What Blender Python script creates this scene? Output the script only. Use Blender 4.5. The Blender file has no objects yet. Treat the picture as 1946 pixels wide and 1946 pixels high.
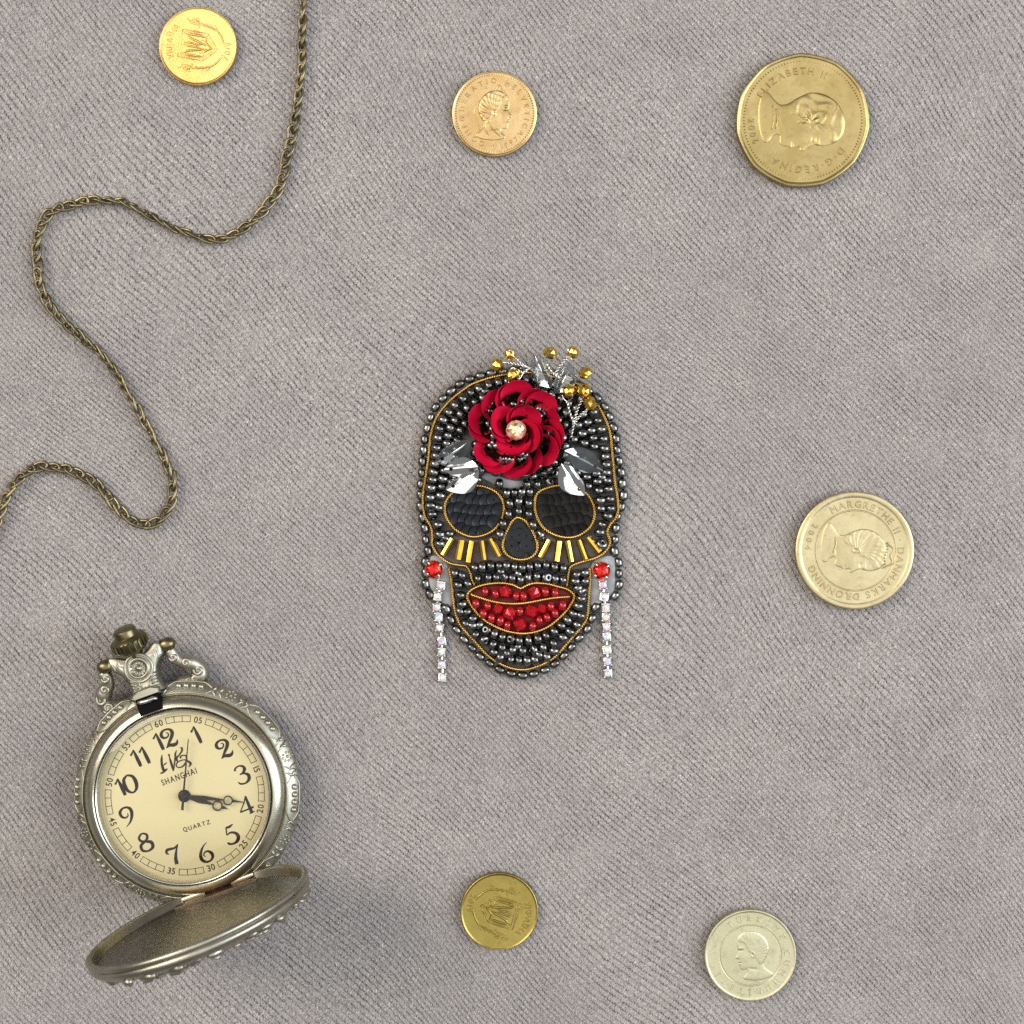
import bpy, math, random
import numpy as np
from mathutils import Vector, Matrix

# ------------------------------------------------------------------ units
# everything is written in "px" units: 1 px = 0.1065 mm on the cloth
U = 1.065e-4
D = 2850.0                      # camera height above the cloth
CX = CY = 973.0
rnd = random.Random(7)
scene = bpy.context.scene
COL = scene.collection

# ------------------------------------------------------------------ camera
cam_d = bpy.data.cameras.new("camera")
cam = bpy.data.objects.new("camera", cam_d)
COL.objects.link(cam)
cam.location = (0, 0, D * U)
cam.rotation_euler = (0, 0, 0)
cam_d.sensor_fit = 'HORIZONTAL'
cam_d.sensor_width = 36
cam_d.lens = 18.0 / (973.0 / D)
cam_d.clip_start = 0.01
cam_d.clip_end = 20
cam_d.dof.use_dof = True
cam_d.dof.focus_distance = (D - 22) * U
cam_d.dof.aperture_fstop = 26
scene.camera = cam

# ------------------------------------------------------------------ light
world = bpy.data.worlds.new("World")
scene.world = world
world.use_nodes = True
bg = world.node_tree.nodes['Background']
bg.inputs[0].default_value = (0.98, 0.985, 1.0, 1)
bg.inputs[1].default_value = 0.22


def area(name, loc, target, sx, sy, power, color):
    d = bpy.data.lights.new(name, 'AREA')
    d.shape = 'RECTANGLE'
    d.size, d.size_y = sx, sy
    d.energy = power
    d.color = color
    o = bpy.data.objects.new(name, d)
    COL.objects.link(o)
    o.location = loc
    o.rotation_euler = (Vector(target) - Vector(loc)).to_track_quat('-Z', 'Y').to_euler()
    return o


area("window_light", (-0.84, 0.38, 0.92), (0, 0, 0), 0.60, 0.75, 13.0, (1.0, 0.90, 0.77))
area("side_window_light", (1.05, 0.05, 0.72), (0, 0, 0), 0.75, 1.00, 18.0, (0.83, 0.915, 1.0))
area("overhead_fill_light", (0.0, 0.0, 1.45), (0, 0, 0), 1.7, 1.7, 11.5, (1.0, 0.985, 0.955))  # added overhead fill, stands in for a bright ceiling mirrored in the coins

scene.view_settings.view_transform = 'Standard'
scene.view_settings.look = 'None'
scene.view_settings.exposure = 0.0
scene.view_settings.gamma = 1.0
scene.cycles.use_denoising = False
scene.cycles.max_bounces = 8
scene.cycles.caustics_reflective = False
scene.cycles.caustics_refractive = False

# ------------------------------------------------------------------ helpers
OFF = {}


def W(px, py, z=0.0):
    """photo pixel seen at height z -> true position in px units"""
    k = (D - z) / D
    return Vector(((px - CX) * k, (CY - py) * k, z))


def link(o, parent=None):
    COL.objects.link(o)
    if parent is not None:
        o.parent = parent
    return o


def thing(name, label, cat, loc, group=None, rot=None):
    o = bpy.data.objects.new(name, None)
    o.empty_display_size = 0.005
    link(o)
    o.location = Vector(loc) * U
    if rot:
        o.rotation_euler = rot
    OFF[o] = Vector(loc)
    o['label'] = label
    o['category'] = cat
    if group:
        o['group'] = group
    return o


class MB:
    def __init__(s):
        s.v, s.f, s.m = [], [], []

    def add(s, verts, faces, mi=0, M=None):
        b = len(s.v)
        if M is not None:
            verts = [M @ Vector(p) for p in verts]
        s.v.extend([tuple(p) for p in verts])
        s.f.extend([tuple(b + i for i in f) for f in faces])
        s.m.extend([mi] * len(faces))
        return s

    def lathe(s, prof, n=32, M=None, mi=0, rmod=None, closed=False):
        vs, fs = [], []
        k = len(prof)
        for i in range(n):
            a = 2 * math.pi * i / n
            q = rmod(a) if rmod else 1.0
            for r, z in prof:
                vs.append((r * q * math.cos(a), r * q * math.sin(a), z))
        for i in range(n):
            j = (i + 1) % n
            for t in range(k - 1 if not closed else k):
                u = (t + 1) % k
                fs.append((i * k + t, j * k + t, j * k + u, i * k + u))
        return s.add(vs, fs, mi, M)

    def tube(s, pts, rad, n=8, closed=False, caps=True, mi=0, M=None):
        pts = [Vector(p) for p in pts]
        N = len(pts)
        rads = rad if hasattr(rad, '__len__') else [rad] * N
        tan = []
        for i in range(N):
            a = pts[(i - 1) % N] if (closed or i > 0) else pts[i]
            b = pts[(i + 1) % N] if (closed or i < N - 1) else pts[i]
            t = (b - a)
            tan.append(t.normalized() if t.length > 1e-9 else Vector((1, 0, 0)))
        up = Vector((0, 0, 1))
        if abs(tan[0].dot(up)) > 0.9:
            up = Vector((0, 1, 0))
        nx = (up - tan[0] * up.dot(tan[0])).normalized()
        vs, fs = [], []
        for i in range(N):
            nx = (nx - tan[i] * nx.dot(tan[i])).normalized()
            ny = tan[i].cross(nx)
            for k in range(n):
                a = 2 * math.pi * k / n
                vs.append(pts[i] + (nx * math.cos(a) + ny * math.sin(a)) * rads[i])
        for i in range(N if closed else N - 1):
            j = (i + 1) % N
            for k in range(n):
                l = (k + 1) % n
                fs.append((i * n + k, i * n + l, j * n + l, j * n + k))
        if not closed and caps:
            fs.append(tuple(range(n))[::-1])
            fs.append(tuple((N - 1) * n + k for k in range(n)))
        return s.add(vs, fs, mi, M)

    def ball(s, c, r, seg=10, rings=6, M=None, mi=0, sc=(1, 1, 1)):
        vs, fs = [], []
        vs.append((0, 0, 1))
        for i in range(1, rings):
            p = math.pi * i / rings
            for k in range(seg):
                a = 2 * math.pi * k / seg
                vs.append((math.sin(p) * math.cos(a), math.sin(p) * math.sin(a), math.cos(p)))
        vs.append((0, 0, -1))
        for k in range(seg):
            fs.append((0, 1 + k, 1 + (k + 1) % seg))
        for i in range(rings - 2):
            for k in range(seg):
                a, b = 1 + i * seg + k, 1 + i * seg + (k + 1) % seg
                fs.append((a, a + seg, b + seg, b))
        e = len(vs) - 1
        for k in range(seg):
            fs.append((e, 1 + (rings - 2) * seg + (k + 1) % seg, 1 + (rings - 2) * seg + k))
        vs = [(c[0] + r * sc[0] * x, c[1] + r * sc[1] * y, c[2] + r * sc[2] * z) for x, y, z in vs]
        return s.add(vs, fs, mi, M)

    def box(s, x0, x1, y0, y1, z0, z1, M=None, mi=0, bev=0.0):
        b = bev
        vs, fs = [], []
        def loop(i, z):
            return [(x0 + i, y0 + i, z), (x1 - i, y0 + i, z), (x1 - i, y1 - i, z), (x0 + i, y1 - i, z)]
        if b > 0:
            L = [loop(b, z0), loop(0, z0 + b), loop(0, z1 - b), loop(b, z1)]
        else:
            L = [loop(0, z0), loop(0, z1)]
        for l in L:
            vs += l
        fs.append((3, 2, 1, 0))
        for i in range(len(L) - 1):
            for k in range(4):
                l = (k + 1) % 4
                fs.append((4 * i + k, 4 * i + l, 4 * i + 4 + l, 4 * i + 4 + k))
        t = 4 * (len(L) - 1)
        fs.append((t, t + 1, t + 2, t + 3))
        return s.add(vs, fs, mi, M)

    def prism(s, poly, z0, z1, bev=0.0, M=None, mi=0):
        """closed outline (counter-clockwise) raised from z0 to z1"""
        P = [Vector((p[0], p[1])) for p in poly]
        n = len(P)
        ins = []
        for i in range(n):
            t = (P[(i + 1) % n] - P[i - 1]).normalized()
            ins.append(P[i] + Vector((-t.y, t.x)) * bev)
        vs = [(p.x, p.y, z0) for p in P] + [(p.x, p.y, z1 - bev) for p in P] + [(p.x, p.y, z1) for p in ins]
        fs = [tuple(range(n))[::-1]]
        for r in range(2):
            for i in range(n):
                j = (i + 1) % n
                fs.append((r * n + i, r * n + j, r * n + n + j, r * n + n + i))
        fs.append(tuple(2 * n + i for i in range(n)))
        return s.add(vs, fs, mi, M)

    def mesh(s, name, mats, smooth=True, off=Vector((0, 0, 0)), angle=None):
        me = bpy.data.meshes.new(name)
        me.from_pydata([((x - off[0]) * U, (y - off[1]) * U, (z - off[2]) * U) for x, y, z in s.v], [], s.f)
        if not isinstance(mats, (list, tuple)):
            mats = [mats]
        for m in mats:
            me.materials.append(m)
        if len(mats) > 1:
            me.polygons.foreach_set("material_index", s.m)
        me.polygons.foreach_set("use_smooth", [smooth] * len(me.polygons))
        if smooth and angle:
            me.set_sharp_from_angle(angle=math.radians(angle))
        me.update()
        return me

    def build(s, name, mats, parent=None, smooth=True, angle=None, label=None, off=None):
        off = off if off is not None else (OFF[parent] if parent is not None else Vector((0, 0, 0)))
        me = s.mesh(name, mats, smooth, off, angle)
        o = bpy.data.objects.new(name, me)
        link(o, parent)
        OFF[o] = Vector(off)
        if label:
            o['label'] = label
        return o


def inst(me, name, parent, pos, rot=None, sc=1.0, label=None):
    """a piece that shares its mesh with its like; rot is a 3x3 matrix"""
    o = bpy.data.objects.new(name, me)
    link(o, parent)
    M = (rot.to_4x4() if rot is not None else Matrix.Identity(4)) @ Matrix.Diagonal(
        (sc, sc, sc, 1) if not hasattr(sc, '__len__') else (*sc, 1))
    M.translation = (Vector(pos) - OFF[parent]) * U
    o.matrix_local = M
    OFF[o] = Vector(pos)
    if label:
        o['label'] = label
    return o


def spline(pts, step, closed=False):
    """Catmull-Rom through pts (2D or 3D), resampled evenly at about step"""
    P = [np.array(p, float) for p in pts]
    n = len(P)
    out = []
    rng = n if closed else n - 1
    for i in range(rng):
        p1, p2 = P[i], P[(i + 1) % n]
        p0 = P[i - 1] if (closed or i > 0) else 2 * p1 - p2
        p3 = P[(i + 2) % n] if (closed or i < n - 2) else 2 * p2 - p1
        for k in range(12):
            t = k / 12
            out.append(0.5 * ((2 * p1) + (-p0 + p2) * t + (2 * p0 - 5 * p1 + 4 * p2 - p3) * t * t
                              + (-p0 + 3 * p1 - 3 * p2 + p3) * t ** 3))
    out.append(P[0] if closed else P[-1])
    out = np.array(out)
    seg = np.linalg.norm(np.diff(out, axis=0), axis=1)
    cum = np.concatenate([[0], np.cumsum(seg)])
    m = max(2, int(round(cum[-1] / step)))
    ts = np.linspace(0, cum[-1], m + 1)
    if closed:
        ts = ts[:-1]
    return np.stack([np.interp(ts, cum, out[:, k]) for k in range(out.shape[1])], axis=1)


def inside(poly, x, y):
    poly = np.asarray(poly)
    x = np.asarray(x, float)
    y = np.asarray(y, float)
    r = np.zeros(np.broadcast(x, y).shape, bool)
    n = len(poly)
    j = n - 1
    for i in range(n):
        xi, yi = poly[i][:2]
        xj, yj = poly[j][:2]
        if yi != yj:
            c = ((yi > y) != (yj > y)) & (x < (xj - xi) * (y - yi) / (yj - yi) + xi)
            r ^= c
        j = i
    return r


def dist_line(poly, x, y, closed=True):
    poly = np.asarray(poly, float)
    x = np.asarray(x, float)
    y = np.asarray(y, float)
    d = np.full(np.broadcast(x, y).shape, 1e9)
    n = len(poly)
    for i in range(n if closed else n - 1):
        ax, ay = poly[i][:2]
        bx, by = poly[(i + 1) % n][:2]
        L = (bx - ax) ** 2 + (by - ay) ** 2 + 1e-12
        t = np.clip(((x - ax) * (bx - ax) + (y - ay) * (by - ay)) / L, 0, 1)
        d = np.minimum(d, np.hypot(x - ax - t * (bx - ax), y - ay - t * (by - ay)))
    return d


# ------------------------------------------------------------------ lettering (built-in font, one glyph at a time)
_glyph = {}


def glyph(ch, extrude):
    key = (ch, extrude)
    if key not in _glyph:
        cu = bpy.data.curves.new("glyph", 'FONT')
        cu.body = ch
        cu.size = 1.0
        cu.extrude = extrude
        cu.resolution_u = 3
        if not extrude:
            cu.offset = 0.014
        if extrude:
            cu.bevel_depth = 0.035
            cu.offset = -0.02
            cu.bevel_resolution = 0
        ob = bpy.data.objects.new("glyph", cu)
        COL.objects.link(ob)
        dg = bpy.context.evaluated_depsgraph_get()
        dg.update()
        ev = ob.evaluated_get(dg)
        me = ev.to_mesh()
        vs = [tuple(v.co) for v in me.vertices]
        fs = [tuple(p.vertices) for p in me.polygons]
        ev.to_mesh_clear()
        bpy.data.objects.remove(ob)
        bpy.data.curves.remove(cu)
        if vs:
            xs = [v[0] for v in vs]
            x0, x1 = min(xs), max(xs)
            vs = [(v[0] - (x0 + x1) / 2, v[1], v[2]) for v in vs]
            w = x1 - x0
        else:
            w = 0.28
        _glyph[key] = (vs, fs, w)
    return _glyph[key]


def text_line(mb, s, cx, cy, size, rot=0.0, z=0.0, ext=0.0, gap=0.12, squash=1.0, to=None):
    """centred straight line of letters; to() maps local (x,y,z) to the mesh's space"""
    G = [glyph(c, ext / size if ext else 0.0) for c in s]
    wid = [g[2] * squash for g in G]
    total = sum(wid) + gap * (len(s) - 1)
    x = -total / 2
    for g, w in zip(G, wid):
        c, sn = math.cos(rot), math.sin(rot)
        vs = []
        for a, b, q in g[0]:
            lx, ly = (x + w / 2 + a * squash) * size, (b - 0.35) * size
            p = (cx + c * lx - sn * ly, cy + sn * lx + c * ly, z + q * size)
            vs.append(to(p) if to else p)
        if vs:
            mb.add(vs, g[1])
        x += w + gap


def text_arc(mb, s, R, start, size, z=0.0, ext=0.0, gap=0.13, inward=False, end=None):
    """letters round a circle from angle start (radians); tops outward and clockwise, or tops inward and counter-clockwise"""
    G = [glyph(c, ext / size if ext else 0.0) for c in s]
    wid = [g[2] for g in G]
    if end is not None:
        total = abs(end - start) * R / size
        gap = (total - sum(wid)) / max(1, len(s) - 1)
    p = 0.0
    for g, w in zip(G, wid):
        mid = (p + w / 2) * size / R
        a = start + mid if inward else start - mid
        th = a + math.pi / 2 if inward else a - math.pi / 2
        c, sn = math.cos(th), math.sin(th)
        cx, cy = R * math.cos(a), R * math.sin(a)
        vs = []
        for x, y, q in g[0]:
            lx, ly = x * size, (y - 0.35) * size
            vs.append((cx + c * lx - sn * ly, cy + sn * lx + c * ly, z + q * size))
        if vs:
            mb.add(vs, g[1])
        p += w + gap


def ribbon(mb, pts, wid, z=0.0, step=0.04, to=None):
    """flat pen stroke of changing width (one continuous strip)"""
    P = [(p[0], p[1], w) for p, w in zip(pts, wid)]
    Q = spline(P, step)
    n = len(Q)
    vs = []
    for i in range(n):
        t = Q[min(i + 1, n - 1), :2] - Q[max(i - 1, 0), :2]
        t = t / (np.linalg.norm(t) + 1e-9)
        nx, ny = -t[1], t[0]
        w = max(Q[i, 2], 0.004) / 2
        for sgn in (1, -1):
            p = (Q[i, 0] + sgn * nx * w, Q[i, 1] + sgn * ny * w, z)
            vs.append(to(p) if to else p)
    fs = [(2 * i, 2 * i + 1, 2 * i + 3, 2 * i + 2) for i in range(n - 1)]
    mb.add(vs, fs)


# ------------------------------------------------------------------ materials
def mat(name, color, rough=0.5, metal=0.0, bump=None, var=None, coat=0.0, sheen=0.0, trans=0.0, ior=1.5, spec=0.5, alpha=1.0, rvar=None):
    m = bpy.data.materials.new(name)
    m.use_nodes = True
    nt = m.node_tree
    b = nt.nodes['Principled BSDF']
    b.inputs['Base Color'].default_value = (*color, 1)
    b.inputs['Roughness'].default_value = rough
    b.inputs['Metallic'].default_value = metal
    b.inputs['Coat Weight'].default_value = coat
    b.inputs['Coat Roughness'].default_value = 0.06
    b.inputs['Sheen Weight'].default_value = sheen
    b.inputs['Transmission Weight'].default_value = trans
    b.inputs['IOR'].default_value = ior
    b.inputs['Specular IOR Level'].default_value = spec
    b.inputs['Alpha'].default_value = alpha
    tc = nt.nodes.new('ShaderNodeTexCoord')
    if var:                                   # (second colour, scale per px-unit, lo, hi)
        c2, sc, lo, hi = var
        no = nt.nodes.new('ShaderNodeTexNoise')
        no.inputs['Scale'].default_value = sc / U
        no.inputs['Detail'].default_value = 5
        nt.links.new(tc.outputs['Object'], no.inputs['Vector'])
        r = nt.nodes.new('ShaderNodeValToRGB')
        r.color_ramp.elements[0].position = lo
        r.color_ramp.elements[1].position = hi
        r.color_ramp.elements[0].color = (*color, 1)
        r.color_ramp.elements[1].color = (*c2, 1)
        nt.links.new(no.outputs['Fac'], r.inputs['Fac'])
        nt.links.new(r.outputs['Color'], b.inputs['Base Color'])
        if rvar:
            mr = nt.nodes.new('ShaderNodeMapRange')
            mr.inputs['To Min'].default_value = rvar[0]
            mr.inputs['To Max'].default_value = rvar[1]
            nt.links.new(no.outputs['Fac'], mr.inputs['Value'])
            nt.links.new(mr.outputs['Result'], b.inputs['Roughness'])
    if bump:                                  # (scale per px, distance px, strength)
        sc, dist, st = bump
        no = nt.nodes.new('ShaderNodeTexNoise')
        no.inputs['Scale'].default_value = sc / U
        no.inputs['Detail'].default_value = 4
        nt.links.new(tc.outputs['Object'], no.inputs['Vector'])
        bp = nt.nodes.new('ShaderNodeBump')
        bp.inputs['Distance'].default_value = dist * U
        bp.inputs['Strength'].default_value = st
        nt.links.new(no.outputs['Fac'], bp.inputs['Height'])
        nt.links.new(bp.outputs['Normal'], b.inputs['Normal'])
    return m


def vary(m, lo, hi):
    """each piece a little lighter or darker than its neighbours"""
    nt = m.node_tree
    b = nt.nodes['Principled BSDF']
    oi = nt.nodes.new('ShaderNodeObjectInfo')
    mr = nt.nodes.new('ShaderNodeMapRange')
    mr.inputs['To Min'].default_value = lo
    mr.inputs['To Max'].default_value = hi
    nt.links.new(oi.outputs['Random'], mr.inputs['Value'])
    hs = nt.nodes.new('ShaderNodeHueSaturation')
    inp = b.inputs['Base Color']
    if inp.is_linked:
        nt.links.new(inp.links[0].from_socket, hs.inputs['Color'])
    else:
        hs.inputs['Color'].default_value = inp.default_value
    nt.links.new(mr.outputs['Result'], hs.inputs['Value'])
    nt.links.new(hs.outputs['Color'], inp)
    return m
# ------------------------------------------------------------------ the cloth
def cloth_material():
    m = bpy.data.materials.new("brushed_rib_velour")
    m.use_nodes = True
    nt = m.node_tree
    L = nt.links.new
    b = nt.nodes['Principled BSDF']

    def N(t, **kw):
        n = nt.nodes.new(t)
        for k, v in kw.items():
            setattr(n, k, v)
        return n

    def math_(op, a, c=None, clamp=False):
        n = N('ShaderNodeMath', operation=op)
        n.use_clamp = clamp
        for i, q in enumerate((a, c)):
            if q is None:
                continue
            if isinstance(q, (int, float)):
                n.inputs[i].default_value = q
            else:
                L(q, n.inputs[i])
        return n.outputs[0]

    tc = N('ShaderNodeTexCoord')
    sc = N('ShaderNodeVectorMath', operation='SCALE')
    L(tc.outputs['Object'], sc.inputs[0])
    sc.inputs['Scale'].default_value = 1 / U            # px units
    # slow drift of the wales, finer wobble
    w1 = N('ShaderNodeTexNoise')
    w1.inputs['Scale'].default_value = 0.0011
    w1.inputs['Detail'].default_value = 1
    L(sc.outputs[0], w1.inputs['Vector'])
    w2 = N('ShaderNodeTexNoise')
    w2.inputs['Scale'].default_value = 0.09
    w2.inputs['Detail'].default_value = 2
    L(sc.outputs[0], w2.inputs['Vector'])

    def offs(node, amp):
        a = N('ShaderNodeVectorMath', operation='SUBTRACT')
        L(node.outputs['Color'], a.inputs[0])
        a.inputs[1].default_value = (0.5, 0.5, 0.5)
        c = N('ShaderNodeVectorMath', operation='SCALE')
        L(a.outputs[0], c.inputs[0])
        c.inputs['Scale'].default_value = amp
        return c.outputs[0]
    add1 = N('ShaderNodeVectorMath', operation='ADD')
    L(sc.outputs[0], add1.inputs[0])
    L(offs(w1, 300.0), add1.inputs[1])
    add2 = N('ShaderNodeVectorMath', operation='ADD')
    L(add1.outputs[0], add2.inputs[0])
    L(offs(w2, 5.0), add2.inputs[1])
    rot = N('ShaderNodeVectorRotate', rotation_type='Z_AXIS')
    rot.inputs['Angle'].default_value = math.radians(47)       # wale runs along local x after the turn
    L(add2.outputs[0], rot.inputs['Vector'])
    sep = N('ShaderNodeSeparateXYZ')
    L(rot.outputs[0], sep.inputs[0])
    X, Y = sep.outputs[0], sep.outputs[1]
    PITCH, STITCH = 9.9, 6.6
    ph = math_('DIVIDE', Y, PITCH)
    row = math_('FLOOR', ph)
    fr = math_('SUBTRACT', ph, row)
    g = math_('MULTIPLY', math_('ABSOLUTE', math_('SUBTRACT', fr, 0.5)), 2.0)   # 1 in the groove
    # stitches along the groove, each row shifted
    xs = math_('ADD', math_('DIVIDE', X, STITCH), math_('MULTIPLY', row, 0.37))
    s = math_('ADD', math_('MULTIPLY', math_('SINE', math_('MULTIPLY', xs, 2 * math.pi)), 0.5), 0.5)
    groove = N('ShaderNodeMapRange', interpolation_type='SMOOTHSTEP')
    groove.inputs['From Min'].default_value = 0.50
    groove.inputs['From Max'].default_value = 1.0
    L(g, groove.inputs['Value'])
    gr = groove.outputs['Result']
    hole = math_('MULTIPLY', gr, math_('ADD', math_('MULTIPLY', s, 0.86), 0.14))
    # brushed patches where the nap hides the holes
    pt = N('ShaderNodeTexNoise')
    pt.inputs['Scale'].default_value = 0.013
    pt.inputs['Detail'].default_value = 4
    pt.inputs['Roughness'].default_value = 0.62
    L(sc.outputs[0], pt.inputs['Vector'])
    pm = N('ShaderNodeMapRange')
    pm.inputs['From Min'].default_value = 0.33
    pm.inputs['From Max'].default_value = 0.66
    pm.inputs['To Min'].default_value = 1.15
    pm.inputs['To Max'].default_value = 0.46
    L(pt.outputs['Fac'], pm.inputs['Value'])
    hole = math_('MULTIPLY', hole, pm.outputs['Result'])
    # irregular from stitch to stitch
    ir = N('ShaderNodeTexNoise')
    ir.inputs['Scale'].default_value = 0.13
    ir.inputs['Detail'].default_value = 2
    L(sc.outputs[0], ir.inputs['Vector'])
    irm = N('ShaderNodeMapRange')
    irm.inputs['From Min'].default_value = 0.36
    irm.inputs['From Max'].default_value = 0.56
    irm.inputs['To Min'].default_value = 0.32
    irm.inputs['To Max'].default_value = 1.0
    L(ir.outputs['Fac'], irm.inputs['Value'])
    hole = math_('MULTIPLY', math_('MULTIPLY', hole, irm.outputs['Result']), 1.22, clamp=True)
    # fibres: noise stretched across the wales, two scales
    st = N('ShaderNodeVectorMath', operation='MULTIPLY')
    r2 = N('ShaderNodeVectorRotate', rotation_type='Z_AXIS')
    r2.inputs['Angle'].default_value = math.radians(-52)
    L(add1.outputs[0], r2.inputs['Vector'])
    L(r2.outputs[0], st.inputs[0])
    st.inputs[1].default_value = (0.19, 0.55, 0.55)
    fb = N('ShaderNodeTexNoise')
    fb.inputs['Scale'].default_value = 1.0
    fb.inputs['Detail'].default_value = 5
    fb.inputs['Roughness'].default_value = 0.7
    fb.inputs['Distortion'].default_value = 0.9
    L(st.outputs[0], fb.inputs['Vector'])
    fm = N('ShaderNodeMapRange')
    fm.inputs['From Min'].default_value = 0.35
    fm.inputs['From Max'].default_value = 0.66
    L(fb.outputs['Fac'], fm.inputs['Value'])
    fibre = fm.outputs['Result']
    # colour
    c1 = N('ShaderNodeMixRGB')
    c1.inputs[1].default_value = (0.198, 0.174, 0.157, 1)
    c1.inputs[2].default_value = (0.78, 0.727, 0.683, 1)
    L(fibre, c1.inputs[0])
    # slow dye / nap-direction tint
    hu = N('ShaderNodeTexNoise')
    hu.inputs['Scale'].default_value = 0.0055
    hu.inputs['Detail'].default_value = 3
    L(sc.outputs[0], hu.inputs['Vector'])
    hr = N('ShaderNodeValToRGB')
    hr.color_ramp.elements[0].position = 0.35
    hr.color_ramp.elements[0].color = (0.935, 0.92, 0.93, 1)
    hr.color_ramp.elements[1].position = 0.65
    hr.color_ramp.elements[1].color = (1.06, 1.045, 1.03, 1)
    L(hu.outputs['Fac'], hr.inputs['Fac'])
    c2 = N('ShaderNodeMixRGB', blend_type='MULTIPLY')
    c2.inputs[0].default_value = 1
    L(c1.outputs[0], c2.inputs[1])
    L(hr.outputs['Color'], c2.inputs[2])
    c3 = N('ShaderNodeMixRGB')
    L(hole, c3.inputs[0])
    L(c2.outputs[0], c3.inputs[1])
    c3.inputs[2].default_value = (0.030, 0.020, 0.015, 1)  # dark base between the pile, with the grooves' shade painted in
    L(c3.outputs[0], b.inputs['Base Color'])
    b.inputs['Roughness'].default_value = 0.95
    b.inputs['Specular IOR Level'].default_value = 0.15
    b.inputs['Sheen Weight'].default_value = 0.25
    b.inputs['Sheen Roughness'].default_value = 0.45
    b.inputs['Sheen Tint'].default_value = (0.9, 0.9, 0.93, 1)
    # relief
    h = math_('SUBTRACT', math_('MULTIPLY', fibre, 1.1), math_('MULTIPLY', gr, 0.55))
    h = math_('SUBTRACT', h, math_('MULTIPLY', hole, 1.3))
    bp = N('ShaderNodeBump')
    bp.inputs['Distance'].default_value = 2.0 * U
    bp.inputs['Strength'].default_value = 1.0
    L(h, bp.inputs['Height'])
    L(bp.outputs['Normal'], b.inputs['Normal'])
    return m


def make_cloth():
    n, half = 330, 4200.0
    xs = np.linspace(-half, half, n)
    X, Y = np.meshgrid(xs, xs)
    r = np.random.RandomState(3)
    Z = np.zeros_like(X)
    for k in range(14):
        a = r.uniform(0, 2 * math.pi)
        f = r.uniform(0.0018, 0.008)
        Z += r.uniform(0.4, 1.0) * np.sin(f * (X * math.cos(a) + Y * math.sin(a)) + r.uniform(0, 7)) * (0.004 / (f + 0.001)) * 0.8
    Z = Z - Z.max() - 0.2
    Z = np.clip(Z * 0.45, -9, -0.2)
    mb = MB()
    vs = np.stack([X.ravel(), Y.ravel(), Z.ravel()], 1)
    fs = [(j * n + i, j * n + i + 1, (j + 1) * n + i + 1, (j + 1) * n + i) for j in range(n - 1) for i in range(n - 1)]
    mb.add(vs, fs)
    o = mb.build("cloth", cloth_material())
    o['kind'] = 'structure'
    o['label'] = 'grey brown ribbed velour cloth with brushed nap under everything'
    # the loose ends of the nap: thousands of short curved hairs
    hb = MB()
    rr = np.random.RandomState(11)
    NF = 34000
    P = rr.uniform(-1010, 1010, (NF * 3, 2))
    clump = (np.sin(P[:, 0] * 0.021 + 2 * np.sin(P[:, 1] * 0.009)) + np.sin(P[:, 1] * 0.027 + 1.7 * np.sin(P[:, 0] * 0.012))
             + np.sin((P[:, 0] + P[:, 1]) * 0.044))
    keep = rr.uniform(0, 1, NF * 3) < np.clip(0.32 + 0.20 * clump, 0.05, 1)
    P = P[keep][:NF]
    for x, y in P:
        a = rr.normal(math.radians(58), 0.55)
        ln = rr.uniform(5, 13)
        bend = rr.normal(0, 0.5)
        w = rr.uniform(0.32, 0.6)
        z0, z1 = -1.5, rr.uniform(0.6, 2.6)
        pts = [(x, y, z0)]
        for k in range(1, 4):
            t = k / 3
            aa = a + bend * t
            pts.append((x + ln * t * math.cos(aa), y + ln * t * math.sin(aa), z0 + (z1 - z0) * math.sin(t * 1.9)))
        nx, ny = -math.sin(a) * w, math.cos(a) * w
        vs = []
        for k, p in enumerate(pts):
            q = 1 - 0.25 * k
            vs.append((p[0] + nx * q, p[1] + ny * q, p[2]))
            vs.append((p[0] - nx * q, p[1] - ny * q, p[2]))
            vs.append((p[0], p[1], p[2] + w * q))
        fs = []
        for k in range(3):
            b0 = 3 * k
            fs += [(b0, b0 + 2, b0 + 5, b0 + 3), (b0 + 2, b0 + 1, b0 + 4, b0 + 5)]
        hb.add(vs, fs)
    for x, y, a, ln, bd in [(-910, -95, 0.55, 95, -0.5), (250, -350, 2.2, 60, 0.8), (330, 420, 0.2, 48, 1.2), (-420, -180, 1.1, 55, -0.9), (640, -480, 2.8, 70, 0.5),
                            (-120, 560, 0.9, 44, 1.4), (760, 250, 1.9, 52, -1.1), (-700, 650, 0.4, 58, 0.7), (90, -620, 0.1, 40, 1.6), (520, 120, 1.4, 46, -1.3),
                            (-300, -500, 2.5, 50, 0.9), (860, -150, 0.7, 42, 1.0)]:
        px_, py_ = x, y
        P = []
        for k in range(13):
            P.append((px_, py_, 1.2 + 1.6 * math.sin(k * 0.5)))
            px_ += ln / 12 * math.cos(a + bd * k / 12)
            py_ += ln / 12 * math.sin(a + bd * k / 12)
        hb.tube(P, 0.42, 4)
    hm = mat("nap_fibre", (0.60, 0.585, 0.58), rough=0.8, sheen=0.2, var=((0.33, 0.31, 0.30), 0.05, 0.4, 0.6))
    f = hb.build("nap_fibres", hm, o)
    f['kind'] = 'stuff'
    f['label'] = 'loose pale nap hairs brushed over the cloth'


make_cloth()
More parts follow.
